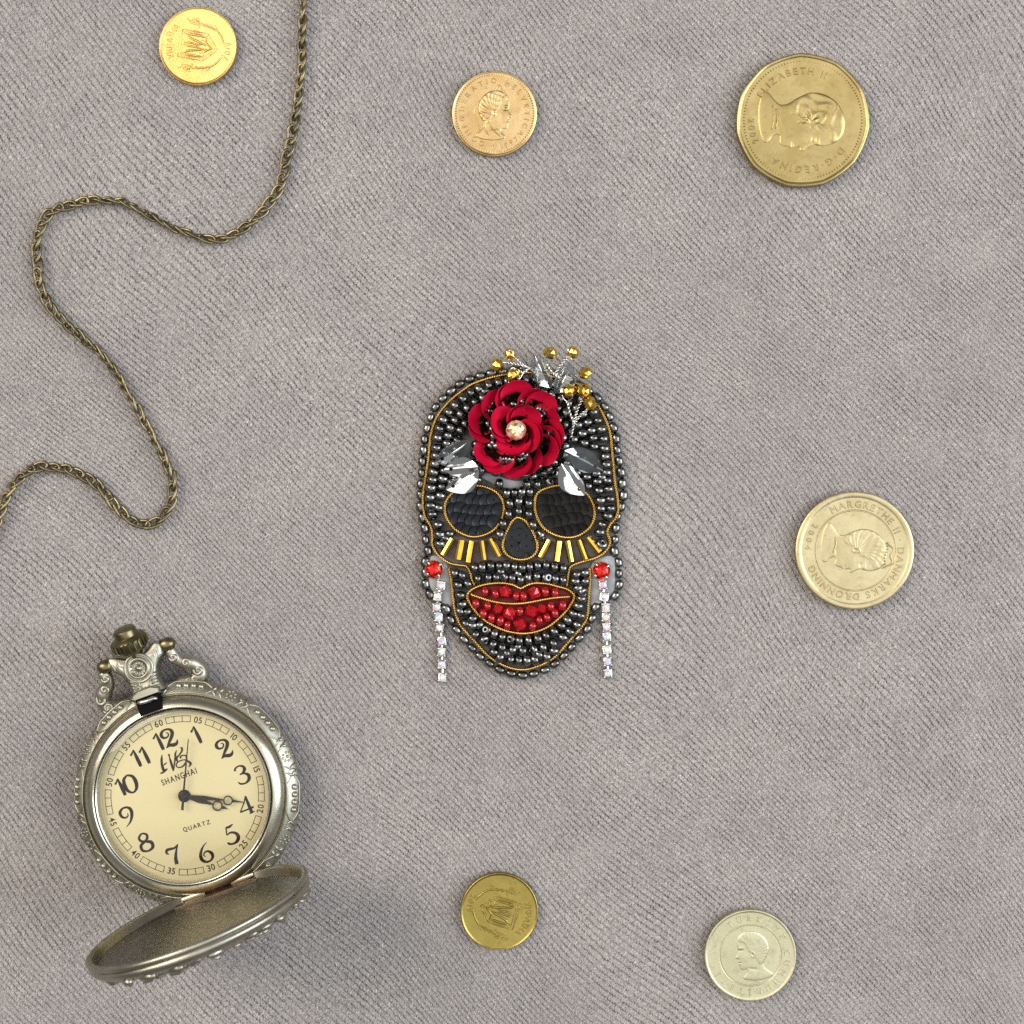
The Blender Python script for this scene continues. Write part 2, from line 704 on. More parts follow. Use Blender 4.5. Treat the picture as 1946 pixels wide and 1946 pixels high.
# ------------------------------------------------------------------ coins
def coin_mat(name, c, c2, rough=0.36, grime=0.5):
    """worn struck metal: two tones, dull specks of tarnish, hairline scratches"""
    m = mat(name, c, rough=rough, metal=1.0, var=(c2, 0.03, 0.36, 0.66), rvar=(rough - 0.08, rough + 0.16))
    nt = m.node_tree
    L = nt.links.new
    b = nt.nodes['Principled BSDF']
    tc = [n for n in nt.nodes if n.type == 'TEX_COORD'][0]
    src = b.inputs['Base Color'].links[0].from_socket

    def noise(scale, detail, rg=0.6, vec=None):
        n = nt.nodes.new('ShaderNodeTexNoise')
        n.inputs['Scale'].default_value = scale / U
        n.inputs['Detail'].default_value = detail
        n.inputs['Roughness'].default_value = rg
        L(vec or tc.outputs['Object'], n.inputs['Vector'])
        return n.outputs['Fac']

    def ramp(v, lo, hi):
        r = nt.nodes.new('ShaderNodeMapRange')
        r.inputs['From Min'].default_value = lo
        r.inputs['From Max'].default_value = hi
        L(v, r.inputs['Value'])
        return r.outputs['Result']
    t = ramp(noise(0.055, 7, 0.72), 0.52, 0.72)
    mx = nt.nodes.new('ShaderNodeMixRGB')
    sc = nt.nodes.new('ShaderNodeMath')
    sc.operation = 'MULTIPLY'
    sc.inputs[1].default_value = grime
    L(t, sc.inputs[0])
    L(sc.outputs[0], mx.inputs[0])
    L(src, mx.inputs[1])
    mx.inputs[2].default_value = (c[0] * 0.50, c[1] * 0.46, c[2] * 0.42, 1)
    L(mx.outputs[0], b.inputs['Base Color'])
    # scratches: noise drawn out along two directions
    h = None
    for ang in (0.6, 2.1):
        ro = nt.nodes.new('ShaderNodeVectorRotate')
        ro.rotation_type = 'Z_AXIS'
        ro.inputs['Angle'].default_value = ang
        L(tc.outputs['Object'], ro.inputs['Vector'])
        mu = nt.nodes.new('ShaderNodeVectorMath')
        mu.operation = 'MULTIPLY'
        mu.inputs[1].default_value = (0.05, 1.0, 1.0)
        L(ro.outputs[0], mu.inputs[0])
        f = noise(0.5, 2, 0.5, mu.outputs[0])
        if h is None:
            h = f
        else:
            a = nt.nodes.new('ShaderNodeMath')
            L(h, a.inputs[0])
            L(f, a.inputs[1])
            h = a.outputs[0]
    a = nt.nodes.new('ShaderNodeMath')
    L(h, a.inputs[0])
    L(noise(0.4, 4), a.inputs[1])
    bp = nt.nodes.new('ShaderNodeBump')
    bp.inputs['Distance'].default_value = 0.35 * U
    bp.inputs['Strength'].default_value = 0.45
    L(a.outputs[0], bp.inputs['Height'])
    L(bp.outputs['Normal'], b.inputs['Normal'])
    return m


def heightfield(mb, poly, H, wdt, z0, cell=1.0, extra=None, to=None):
    """a softly swelling relief inside an outline"""
    poly = np.asarray(poly, float)
    x0, y0 = poly.min(0) - cell
    x1, y1 = poly.max(0) + cell
    nx, ny = int((x1 - x0) / cell) + 2, int((y1 - y0) / cell) + 2
    X, Y = np.meshgrid(x0 + cell * np.arange(nx), y0 + cell * np.arange(ny))
    I = inside(poly, X, Y)
    d = dist_line(poly, X, Y)
    t = np.clip(d / wdt, 0, 1)
    Z = H * (0.45 * np.sqrt(np.clip(1 - (1 - np.clip(t * 3, 0, 1)) ** 2, 0, 1)) + 0.55 * np.sqrt(np.clip(1 - (1 - t) ** 2, 0, 1)))
    if extra is not None:
        Z = Z + extra(X, Y, d)
    Z = np.where(I, np.maximum(Z, 0.02), -0.25) + z0
    vs = np.stack([X.ravel(), Y.ravel(), Z.ravel()], 1)
    if to is not None:
        vs = [to(p) for p in vs]
    fs = []
    for j in range(ny - 1):
        for i in range(nx - 1):
            if I[j, i] or I[j, i + 1] or I[j + 1, i] or I[j + 1, i + 1]:
                fs.append((j * nx + i, j * nx + i + 1, (j + 1) * nx + i + 1, (j + 1) * nx + i))
    used = sorted({k for f in fs for k in f})
    mp = {k: n for n, k in enumerate(used)}
    mb.add([vs[k] for k in used], [tuple(mp[k] for k in f) for f in fs])


def turn(p, a):
    c, s = math.cos(a), math.sin(a)
    return (p[0] * c - p[1] * s, p[0] * s + p[1] * c) + tuple(p[2:])


def make_coin(px, py, R, thick, label, M, rimw=5.0, dip=1.7, sides=None, tilt=(0, 0), step=None):
    c = W(px, py, thick)
    root = thing("coin", label, "coin", (c.x, c.y, 0), "gold coloured coins scattered on the cloth",
                 rot=(math.radians(tilt[0]), math.radians(tilt[1]), 0))
    OFF[root] = Vector((0, 0, 0))
    lift = 0.6 + R * (abs(math.sin(math.radians(tilt[0]))) + abs(math.sin(math.radians(tilt[1])))) * 0.7
    z1 = thick + lift
    rm = None
    if sides:
        h = math.pi / sides
        rm = lambda a: 1 + 0.34 * (math.cos(h) / math.cos(((a + 0.1) % (2 * h)) - h) - math.cos(h * 0.5))
    cr = R - rimw * 0.42                       # crest of the rounded rim
    prof = [(0, lift), (R - 1.2, lift), (R, lift + 1.2), (R, z1 - dip * 0.9), (R - rimw * 0.16, z1 - dip * 0.25), (cr, z1), (cr - rimw * 0.3, z1 - dip * 0.2),
            (R - rimw, z1 - dip * 0.62), (R - rimw - 0.8, z1 - dip * 0.95), (R - rimw - 1.8, z1 - dip)]
    zf = z1 - dip
    if step:
        prof += [(step + 1.5, zf), (step + 0.4, zf - 0.9), (step - 0.8, zf - 0.9), (step - 1.8, zf + 0.2)]
        prof += [(0, zf + 0.2)]
    else:
        prof += [(0, zf)]
    mb = MB()
    mb.lathe(prof, 110 if sides else 96, rmod=rm)
    mb.build("blank", M, root, angle=32)
    return root, zf


def denticles(root, M, R, n, z, ln=3.0, w=1.1, h=0.9):
    mb = MB()
    for i in range(n):
        a = 2 * math.pi * i / n
        Mx = Matrix.Rotation(a, 4, 'Z') @ Matrix.Translation((R, 0, z))
        mb.add([(-ln / 2, -w, 0), (ln / 2, -w, 0), (ln / 2, w, 0), (-ln / 2, w, 0), (-ln / 3, 0, h), (ln / 3, 0, h)],
               [(0, 1, 5, 4), (1, 2, 5), (2, 3, 4, 5), (3, 0, 4)], M=Mx)
    o = mb.build("rim_beading", M, root, smooth=False)
    o['kind'] = 'stuff'


def line_relief(mb, pts, r, z, to=None, step=2.0, closed=False):
    P = spline(pts, step, closed)
    Q = [(p[0], p[1], z) for p in P]
    if to:
        Q = [to(q) for q in Q]
    n = len(Q)
    rr = [r * (0.35 + 0.65 * min(1, min(i, n - 1 - i) / 3)) for i in range(n)] if not closed else r
    mb.tube(Q, rr, 6, closed=closed)


# --- small arms coins: a trident in a pointed shield, two of them
def shield_coin(px, py, R, down, M, label, year, tilt):
    root, z = make_coin(px, py, R, 12.0, label, M, rimw=3.4, dip=1.5, tilt=tilt)
    ang = down + math.pi / 2            # local -y points along `down`
    T = lambda p: turn(p, ang)
    k = R / 74.0
    S = lambda pts: [(x * k, y * k) for x, y in pts]
    mb = MB()
    for q, r in ((1.0, 1.9), (0.86, 1.2)):
        sh = [(-26, 34), (26, 34), (26, -14), (14, -26), (0, -38), (-14, -26), (-26, -14)]
        sh = [(x * q, (y + 2) * q - 2) for x, y in sh]
        for i in range(len(sh)):
            line_relief(mb, S([sh[i], sh[(i + 1) % len(sh)]]), r * k, z, T, 8)
    mb.build("shield", M, root)
    tb = MB()
    for sx in (1, -1):
        line_relief(tb, S([(sx * 19, 26), (sx * 19, 0), (sx * 18, -14)]), 2.2 * k, z, T, 3)
        line_relief(tb, S([(sx * 19, 26), (sx * 12, 16), (sx * 9, 4), (sx * 6, -6), (sx * 3, -16)]), 2.4 * k, z, T, 3)
        line_relief(tb, S([(sx * 18, -14), (sx * 9, -14), (sx * 3, -22), (0, -30)]), 2.1 * k, z, T, 3)
        line_relief(tb, S([(sx * 2, 27), (sx * 3.4, 14), (sx * 2.4, 2), (sx * 5, -10)]), 2.1 * k, z, T, 3)
        line_relief(tb, S([(sx * 11, -5), (sx * 13, -8), (sx * 10, -11)]), 1.6 * k, z, T, 3)
    tb.build("trident", M, root)
    wb = MB()
    for sx in (1, -1):                      # sprays either side
        line_relief(wb, S([(sx * 8, -50), (sx * 20, -44), (sx * 30, -36), (sx * 36, -26), (sx * 40, -10), (sx * 42, 6)]), 1.9 * k, z, T, 3)
        for i in range(7):
            y = -38 + 9 * i
            line_relief(wb, S([(sx * (33 + 1.5 * i * 0.8), y + 4), (sx * (40 + i), y + 10), (sx * (44 + 0.6 * i), y + 14)]), 1.5 * k, z, T, 4)
        for i in range(5):
            line_relief(wb, S([(sx * (38 + 3.0 * i), 8 - i), (sx * (40 + 2.6 * i), 24 - 1.5 * i)]), 1.2 * k, z, T, 5)
        for i in range(4):
            wb.ball(T((sx * (36 + 3.4 * i) * k, (4 + (i % 2) * 3) * k, z)), 1.8 * k, 6, 4)
    wb.build("wheat_spray", M, root)
    lb = MB()
    a = down + math.pi
    text_arc(lb, "УКРАЇНА", R * 0.745, a + 0.62, 15 * k, z, 0.8, end=a - 0.62)
    text_arc(lb, year, R * 0.78, down - 0.30, 15 * k, z, 0.8, inward=True, end=down + 0.30)
    lb.build("legend", M, root, smooth=False)
    return root


G1 = coin_mat("bright_gold_metal", (0.66, 0.415, 0.13), (0.76, 0.50, 0.19), 0.34)
shield_coin(376.5, 87.5, 74, math.radians(-11), G1, "small bright orange gold coin lying nearest the top end of the chain", "2019", (0.6, -1.6))
G2 = coin_mat("olive_brass_metal", (0.30, 0.235, 0.062), (0.39, 0.30, 0.085), 0.32)
c5 = shield_coin(948.8, 1731.8, 73.5, math.radians(163), G2, "dark olive gold coin with a trident shield lying below the brooch", "2019", (0.9, 1.4))

# profile outline of a bust and of its hair, unit size, looking to +x, y up (a generic head)
HEAD = [(-0.66, -1.00), (-0.62, -0.86), (-0.48, -0.68), (-0.38, -0.48), (-0.42, -0.30), (-0.52, -0.14), (-0.62, 0.12), (-0.58, 0.40), (-0.42, 0.64), (-0.16, 0.79),
        (0.12, 0.80), (0.32, 0.70), (0.42, 0.54), (0.46, 0.38), (0.45, 0.26), (0.43, 0.19), (0.49, 0.06), (0.57, -0.05), (0.54, -0.10), (0.47, -0.11),
        (0.48, -0.17), (0.51, -0.21), (0.47, -0.25), (0.50, -0.30), (0.46, -0.35), (0.46, -0.43), (0.40, -0.51), (0.30, -0.51), (0.24, -0.52),
        (0.22, -0.62), (0.27, -0.76), (0.38, -0.90), (0.36, -1.04), (0.1, -1.16), (-0.2, -1.2), (-0.5, -1.13)]
HAIR = [(0.42, 0.56), (0.30, 0.73), (0.10, 0.83), (-0.18, 0.82), (-0.46, 0.65), (-0.62, 0.40), (-0.67, 0.10), (-0.58, -0.16), (-0.42, -0.32), (-0.26, -0.40),
        (-0.16, -0.30), (-0.10, -0.14), (-0.02, 0.02), (0.10, 0.08), (0.14, 0.22), (0.20, 0.38), (0.32, 0.46)]


def portrait(root, M, z, size, ang, flip=False, shift=(0, 0), hair='waves', H=2.6, amp=1.0):
    f = -1 if flip else 1
    ny = lambda y: y if y > -0.5 else -0.5 + (y + 0.5) * 0.64
    S = lambda Q: spline([(f * x * size + shift[0], ny(y) * size + shift[1]) for x, y in Q], size * 0.05, True)
    P, HP = S(HEAD), S(HAIR)
    mb = MB()

    def extra(X, Y, d):
        u, v = f * (X - shift[0]) / size, (Y - shift[1]) / size
        dh = dist_line(HP, X, Y)
        ih = inside(HP, X, Y)
        edge = np.clip(dh / (0.07 * size), 0, 1)
        rad = np.hypot(u - 0.02, v - 0.10)
        th = np.arctan2(v - 0.10, u - 0.02)
        if hair == 'waves':
            w = np.sin(rad * 30 + 2.2 * np.sin(th * 5)) * 0.6 + 0.4 * np.sin(th * 9 + rad * 8)
        elif hair == 'short':
            w = 0.18 * np.sin(th * 31 + rad * 9)
        else:
            w = 0.30 * np.sin(th * 25 + rad * 22) + 0.25 * np.sin((v + 0.3 * u) * 34)
        out = np.where(ih, edge * (1.0 + 0.75 * w), 0.0)
        eye = -1.3 * np.exp(-(((u - 0.33) / 0.06) ** 2 + ((v - 0.17) / 0.04) ** 2))
        brow = 0.9 * np.exp(-(((u - 0.36) / 0.10) ** 2 + ((v - 0.26) / 0.035) ** 2))
        cheek = 0.7 * np.exp(-(((u - 0.24) / 0.14) ** 2 + ((v + 0.08) / 0.14) ** 2))
        jawl = -0.9 * np.exp(-(((u - 0.02) / 0.20) ** 2 + ((v + 0.50 - 0.25 * (u - 0.1)) / 0.05) ** 2))
        mouth = -0.9 * np.exp(-(((u - 0.44) / 0.07) ** 2 + ((v + 0.25) / 0.022) ** 2))
        ear = 0.9 * np.exp(-((np.hypot((u + 0.04) / 0.07, (v + 0.02) / 0.11) - 0.8) / 0.3) ** 2)
        return amp * out + amp * (eye + brow + cheek + jawl + mouth + ear) * np.clip(d / 2.0, 0, 1)
    heightfield(mb, P, H, size * 0.24, z, 0.85, extra, lambda p: turn(p, ang))
    mb.build("portrait", M, root)

    def T(p):
        q = (f * p[0] * size + shift[0], ny(p[1]) * size + shift[1]) + tuple(p[2:])
        return turn(q, ang)
    return T


# --- pinkish gold coin with a head in profile, dated 1997
G3 = coin_mat("pale_copper_gold_metal", (0.53, 0.36, 0.155), (0.62, 0.45, 0.235), 0.36)
root, z = make_coin(840 + 968 / 9.66, 120 + 925 / 9.66, 80.5, 12.0, "copper toned gold coin with a profile head dated 1997 lying above the brooch", G3, rimw=3.2, dip=1.3, tilt=(0.7, -0.8))
denticles(root, G3, 73.5, 96, z)
T = portrait(root, G3, z, 54, math.radians(-4), shift=(2, 0), hair='comb', H=1.6)
mb = MB()
line_relief(mb, [(-0.14, 0.66), (-0.02, 0.90), (0.06, 1.00), (0.22, 0.78), (0.40, 0.56)], 1.5, z + 0.8, T, 0.06)
line_relief(mb, [(-0.60, 0.42), (-0.76, 0.05), (-0.66, -0.28), (-0.50, -0.70)], 1.2, z, T, 0.06)
line_relief(mb, [(-0.40, -0.2), (-0.36, -0.6), (-0.16, -0.98)], 1.4, z + 1.2, T, 0.06)
line_relief(mb, [(-0.24, -0.3), (0.02, -0.72), (0.22, -0.96)], 1.3, z + 2.4, T, 0.06)
mb.build("diadem_and_braids", G3, root)
lb = MB()
text_arc(lb, "CONFŒDERATIO HELVETICA", 62.0, math.radians(251), 13.5, z, 0.8, end=math.radians(-42))
text_arc(lb, "1997", 63, math.radians(281), 13.5, z, 0.8, inward=True, end=math.radians(313))
line_relief(lb, [(-8, -61), (-1, -62)], 1.0, z)
line_relief(lb, [(-4.5, -65.5), (-4.5, -58)], 1.0, z)
lb.build("legend", G3, root, smooth=False)

# --- big eleven sided coin, head lying on its side
G4 = coin_mat("yellow_brass_metal", (0.39, 0.295, 0.115), (0.47, 0.365, 0.165), 0.35)
root, z = make_coin(1525.7, 228.5, 126, 17.0, "largest gold coin with eleven rounded sides and a shining raised rim", G4, rimw=7.0, dip=2.6, sides=11, tilt=(1.0, -1.0))
denticles(root, G4, 111, 120, z, 3.2, 1.0, 0.9)
T = portrait(root, G4, z, 93, math.radians(-90), shift=(6, 4), hair='waves', H=1.7)
mb = MB()
for i in range(5):
    line_relief(mb, [(-0.44 + 0.05 * i, 0.62 - 0.20 * i), (-0.30 + 0.06 * i, 0.66 - 0.18 * i), (-0.22 + 0.06 * i, 0.56 - 0.18 * i)], 1.0, z + 2.6, T, 0.04)
line_relief(mb, [(-0.30, -0.64), (-0.10, -0.58), (0.11, -0.66)], 1.3, z + 2.6, T, 0.05)
line_relief(mb, [(-0.36, -0.74), (-0.10, -0.70), (0.13, -0.78)], 1.3, z + 2.6, T, 0.05)
mb.build("hair_and_collar", G4, root)
lb = MB()
text_arc(lb, "ELIZABETH II", 93, math.radians(151), 18, z, 0.8, end=math.radians(62))
text_arc(lb, "D·G·REGINA", 93, math.radians(-36), 18, z, 0.8, end=math.radians(-128))
text_arc(lb, "2006", 97, math.radians(178), 17, z, 0.8, inward=True, end=math.radians(206))
lb.build("legend", G4, root, smooth=False)

# --- pale coin with a queen's head on its side, long legend
G5 = coin_mat("pale_yellow_gold_metal", (0.47, 0.39, 0.215), (0.55, 0.465, 0.275), 0.40)
root, z = make_coin(1624.5, 1046.0, 111.5, 17.0, "pale yellow coin with a wide plain rim and lettering all the way round", G5, rimw=10.5, dip=1.8, tilt=(0.5, -0.9), step=76)
T = portrait(root, G5, z + 0.2, 72, math.radians(-98), shift=(2, 3), hair='comb', H=1.3, amp=0.8)
mb = MB()
line_relief(mb, [(-0.34, 0.74), (-0.20, 0.96), (0.0, 0.90), (0.16, 0.98), (0.34, 0.72)], 1.5, z + 0.8, T, 0.05)
for i in range(9):
    p = T((-0.34 + 0.08 * i, 0.78 + 0.02 * math.sin(i), 0))
    mb.ball((p[0], p[1], z + 2.4), 1.9, 6, 4)
line_relief(mb, [(-0.30, -0.66), (-0.10, -0.58), (0.11, -0.66)], 1.5, z + 2.6, T, 0.05)
mb.build("crown_and_collar", G5, root)
lb = MB()
text_arc(lb, "MARGRETHE II · DANMARKS DRONNING", 87.5, math.radians(121), 18.5, z, 0.8, end=math.radians(-160))
text_arc(lb, "2004", 88, math.radians(146), 16, z, 0.8, inward=True, end=math.radians(179))
lb.build("legend", G5, root, smooth=False)

# --- pale greenish coin with an inner ring
G6 = coin_mat("pale_green_gold_metal", (0.55, 0.52, 0.335), (0.61, 0.575, 0.39), 0.42)
root, z = make_coin(1426.2, 1815.0, 86.5, 13.0, "pale greenish coin with an inner ring around a man's profile", G6, rimw=4.0, dip=1.1, tilt=(0.8, -0.6), step=58)
T = portrait(root, G6, z + 0.2, 54, math.radians(8), flip=True, shift=(2, 2), hair='short', H=0.85, amp=0.55)
lb = MB()
text_arc(lb, "TÜRKİYE CUMHURİYETİ", 70, math.radians(127), 15.5, z, 0.8, end=math.radians(-152))
lb.lathe([(3.4, z), (3.0, z + 0.8), (2.2, z + 0.8), (1.8, z)], 14, M=Matrix.Translation((-66, 18, 0)))
lb.build("legend", G6, root, smooth=False)
# ------------------------------------------------------------------ watch chain
def make_chain():
    brass = mat("antique_brass_wire", (0.175, 0.145, 0.078), rough=0.40, metal=1.0, var=((0.30, 0.255, 0.15), 0.05, 0.4, 0.65), bump=(0.4, 0.2, 0.3))
    vary(brass, 0.70, 1.30)
    path = [(577, -70), (575, -20), (574, 60), (573, 120), (566, 190), (556, 250), (545, 300), (534, 345), (522, 372), (504, 395), (482, 420), (449, 443),
            (413, 454), (377, 449), (326, 431), (283, 409), (235, 386), (196, 380), (156, 385), (120, 394), (88, 412), (74, 441), (70, 478),
            (72, 517), (80, 552), (98, 586), (130, 619), (163, 648), (192, 673), (217, 703), (239, 738), (264, 782), (293, 833),
            (318, 883), (328, 920), (324, 956), (307, 983), (279, 997), (250, 988), (217, 956), (188, 923), (156, 903), (120, 891),
            (80, 886), (51, 898), (29, 920), (11, 949), (0, 978), (-14, 1012), (-40, 1060)]
    pts = [W(x, y, 9)[:2] for x, y in path]
    C = spline(pts, 23.4)
    root = thing("watch_chain", "antique brass curb chain winding across the cloth from the top edge to the left edge", "chain",
                 (C[20][0], C[20][1], 0))
    # one link: a long oval, twisted along its length
    mb = MB()
    N = 30
    P = []
    for i in range(N):
        a = 2 * math.pi * i / N
        x = 18.2 * math.cos(a)
        y = 9.2 * math.sin(a)
        y *= 1.0 + 0.10 * math.cos(2 * a)
        tw = math.radians(36) + math.radians(34) * x / 18.2
        P.append((x, y * math.cos(tw), y * math.sin(tw)))
    mb.tube(P, 3.15, 8, closed=True)
    me = mb.mesh("link", brass)
    n = len(C)
    for i in range(n):
        t = C[min(i + 1, n - 1)] - C[max(i - 1, 0)]
        ang = math.atan2(t[1], t[0])
        s = i / n
        roll = 6 + 26 * math.sin(s * 21 + 1.0) * (0.4 + 0.6 * math.sin(s * 5)) + rnd.uniform(-19, 19)
        R = Matrix.Rotation(ang + math.radians(rnd.uniform(-7, 7)), 3, 'Z') @ Matrix.Rotation(math.radians(roll), 3, 'X')
        inst(me, "link", root, (C[i][0] + rnd.uniform(-1.3, 1.3), C[i][1] + rnd.uniform(-1.3, 1.3), 9.8 + rnd.uniform(-0.5, 0.9)), R)


make_chain()
# ------------------------------------------------------------------ pocket watch
def make_watch():
    C0 = W(356.5, 1507.0, 45)
    A = math.radians(20)
    VV = Vector((math.cos(A), math.sin(A), 0))
    UU = Vector((-math.sin(A), math.cos(A), 0))

    def Lw(v, u, z):
        return Vector((C0.x, C0.y, 0)) + VV * v + UU * u + Vector((0, 0, z))
    MW = Matrix.Translation((C0.x, C0.y, 0)) @ Matrix.Rotation(A, 4, 'Z')
    root = thing("pocket_watch", "antique pocket watch with cream dial and its lid standing open", "pocket watch", (C0.x, C0.y, 0))

    case_m = mat("aged_brass_case", (0.36, 0.34, 0.265), rough=0.40, metal=1.0, var=((0.46, 0.445, 0.37), 0.018, 0.35, 0.7), bump=(0.5, 0.25, 0.4), rvar=(0.34, 0.50))
    bez_m = mat("brushed_brass_bezel", (0.43, 0.39, 0.28), rough=0.29, metal=1.0, var=((0.54, 0.52, 0.43), 0.012, 0.35, 0.7), bump=(0.6, 0.3, 0.45), rvar=(0.22, 0.34))
    dark_m = mat("dark_brass", (0.13, 0.108, 0.052), rough=0.33, metal=1.0, var=((0.22, 0.185, 0.10), 0.03, 0.35, 0.7), bump=(0.5, 0.25, 0.4))
    black = mat("black_recess_shade", (0.006, 0.006, 0.007), rough=0.9, spec=0.05)  # black colour painted in for the shade inside slot and hinge recess
    steel = mat("grey_steel", (0.45, 0.45, 0.46), rough=0.3, metal=1.0)
    ink = mat("black_print", (0.012, 0.009, 0.008), rough=0.6, spec=0.2)
    hand_m = mat("black_brown_hand", (0.014, 0.009, 0.008), rough=0.4, spec=0.3)
    dial_m = mat("cream_dial", (0.62, 0.53, 0.29), rough=0.55, var=((0.59, 0.50, 0.265), 0.006, 0.35, 0.7), bump=(0.5, 0.12, 0.2))

    # --- case
    mb = MB()
    mb.lathe([(0, 1), (120, 1), (165, 5), (192, 16), (204, 28), (210.5, 40), (211, 46), (207, 52), (192, 66.5), (190, 66.8), (188.6, 65), (188, 63.5), (180, 63.5), (176, 60), (120, 58), (0, 58)], 144, M=MW)
    mb.build("case", case_m, root, angle=40)
    mb = MB()
    mb.lathe([(187.0, 62), (186.8, 67), (184.8, 70.5), (182.6, 75), (178.5, 80.2), (172, 84.6), (166.5, 86), (163.5, 84.5), (162.2, 82), (161.5, 62)], 144, M=MW)
    # slot at twelve, where the lid catches
    bz = mb.build("bezel", bez_m, root, angle=40)
    mb = MB()
    mb.lathe([(161.8, 86.6), (160.6, 88.0), (158.8, 87.4), (157.8, 84.0), (157.2, 74)], 144, M=MW)
    mb.build("glass_ring", mat("bright_ring", (0.66, 0.66, 0.63), rough=0.2, metal=1.0), root, angle=60)

    # --- dial
    ZD = 69.0
    mb = MB()
    mb.lathe([(159, ZD - 3), (159, ZD), (80, ZD), (0, ZD)], 96, M=MW)
    dial = mb.build("dial", dial_m, root, smooth=False)

    def on(z=ZD + 0.25):
        return lambda p: Lw(p[0], p[1], z + p[2])

    # minute track
    mb = MB()
    for k in range(12):
        a0 = math.radians(90 - 15 - 30 * k)
        for q, rr in ((0, (136.3, 137.4)), (1, (147.2, 148.3))):
            m_ = 10
            vs = []
            for i in range(m_ + 1):
                a = a0 + math.radians(9.2) * (1 - 2 * i / m_)
                for r in rr:
                    vs.append(Lw(r * math.cos(a), r * math.sin(a), ZD + 0.2))
            mb.add(vs, [(2 * i, 2 * i + 1, 2 * i + 3, 2 * i + 2) for i in range(m_)])
        for i in range(4):
            a = a0 + math.radians(9.2) * (1 - 2 * i / 3)
            d = Vector((math.cos(a), math.sin(a)))
            nrm = Vector((-d.y, d.x)) * 0.55
            vs = [Lw(d.x * r + s_ * nrm.x, d.y * r + s_ * nrm.y, ZD + 0.3) for r in (136.3, 148.3) for s_ in (-1, 1)]
            mb.add(vs, [(0, 1, 3, 2)])
    t_ = mb.build("minute_track", ink, dial, smooth=False)
    mb = MB()
    for k in range(12):
        s = "%02d" % (5 * k if k else 60)
        a = math.radians(90 - 30 * k)
        rot = a - math.pi / 2
        if 4 <= k <= 9:
            rot += math.pi
        text_line(mb, s, 142 * math.cos(a), 142 * math.sin(a), 16.5, rot, 0.0, gap=0.10, squash=0.92, to=on())
    mb.build("minute_numerals", ink, dial, smooth=False)

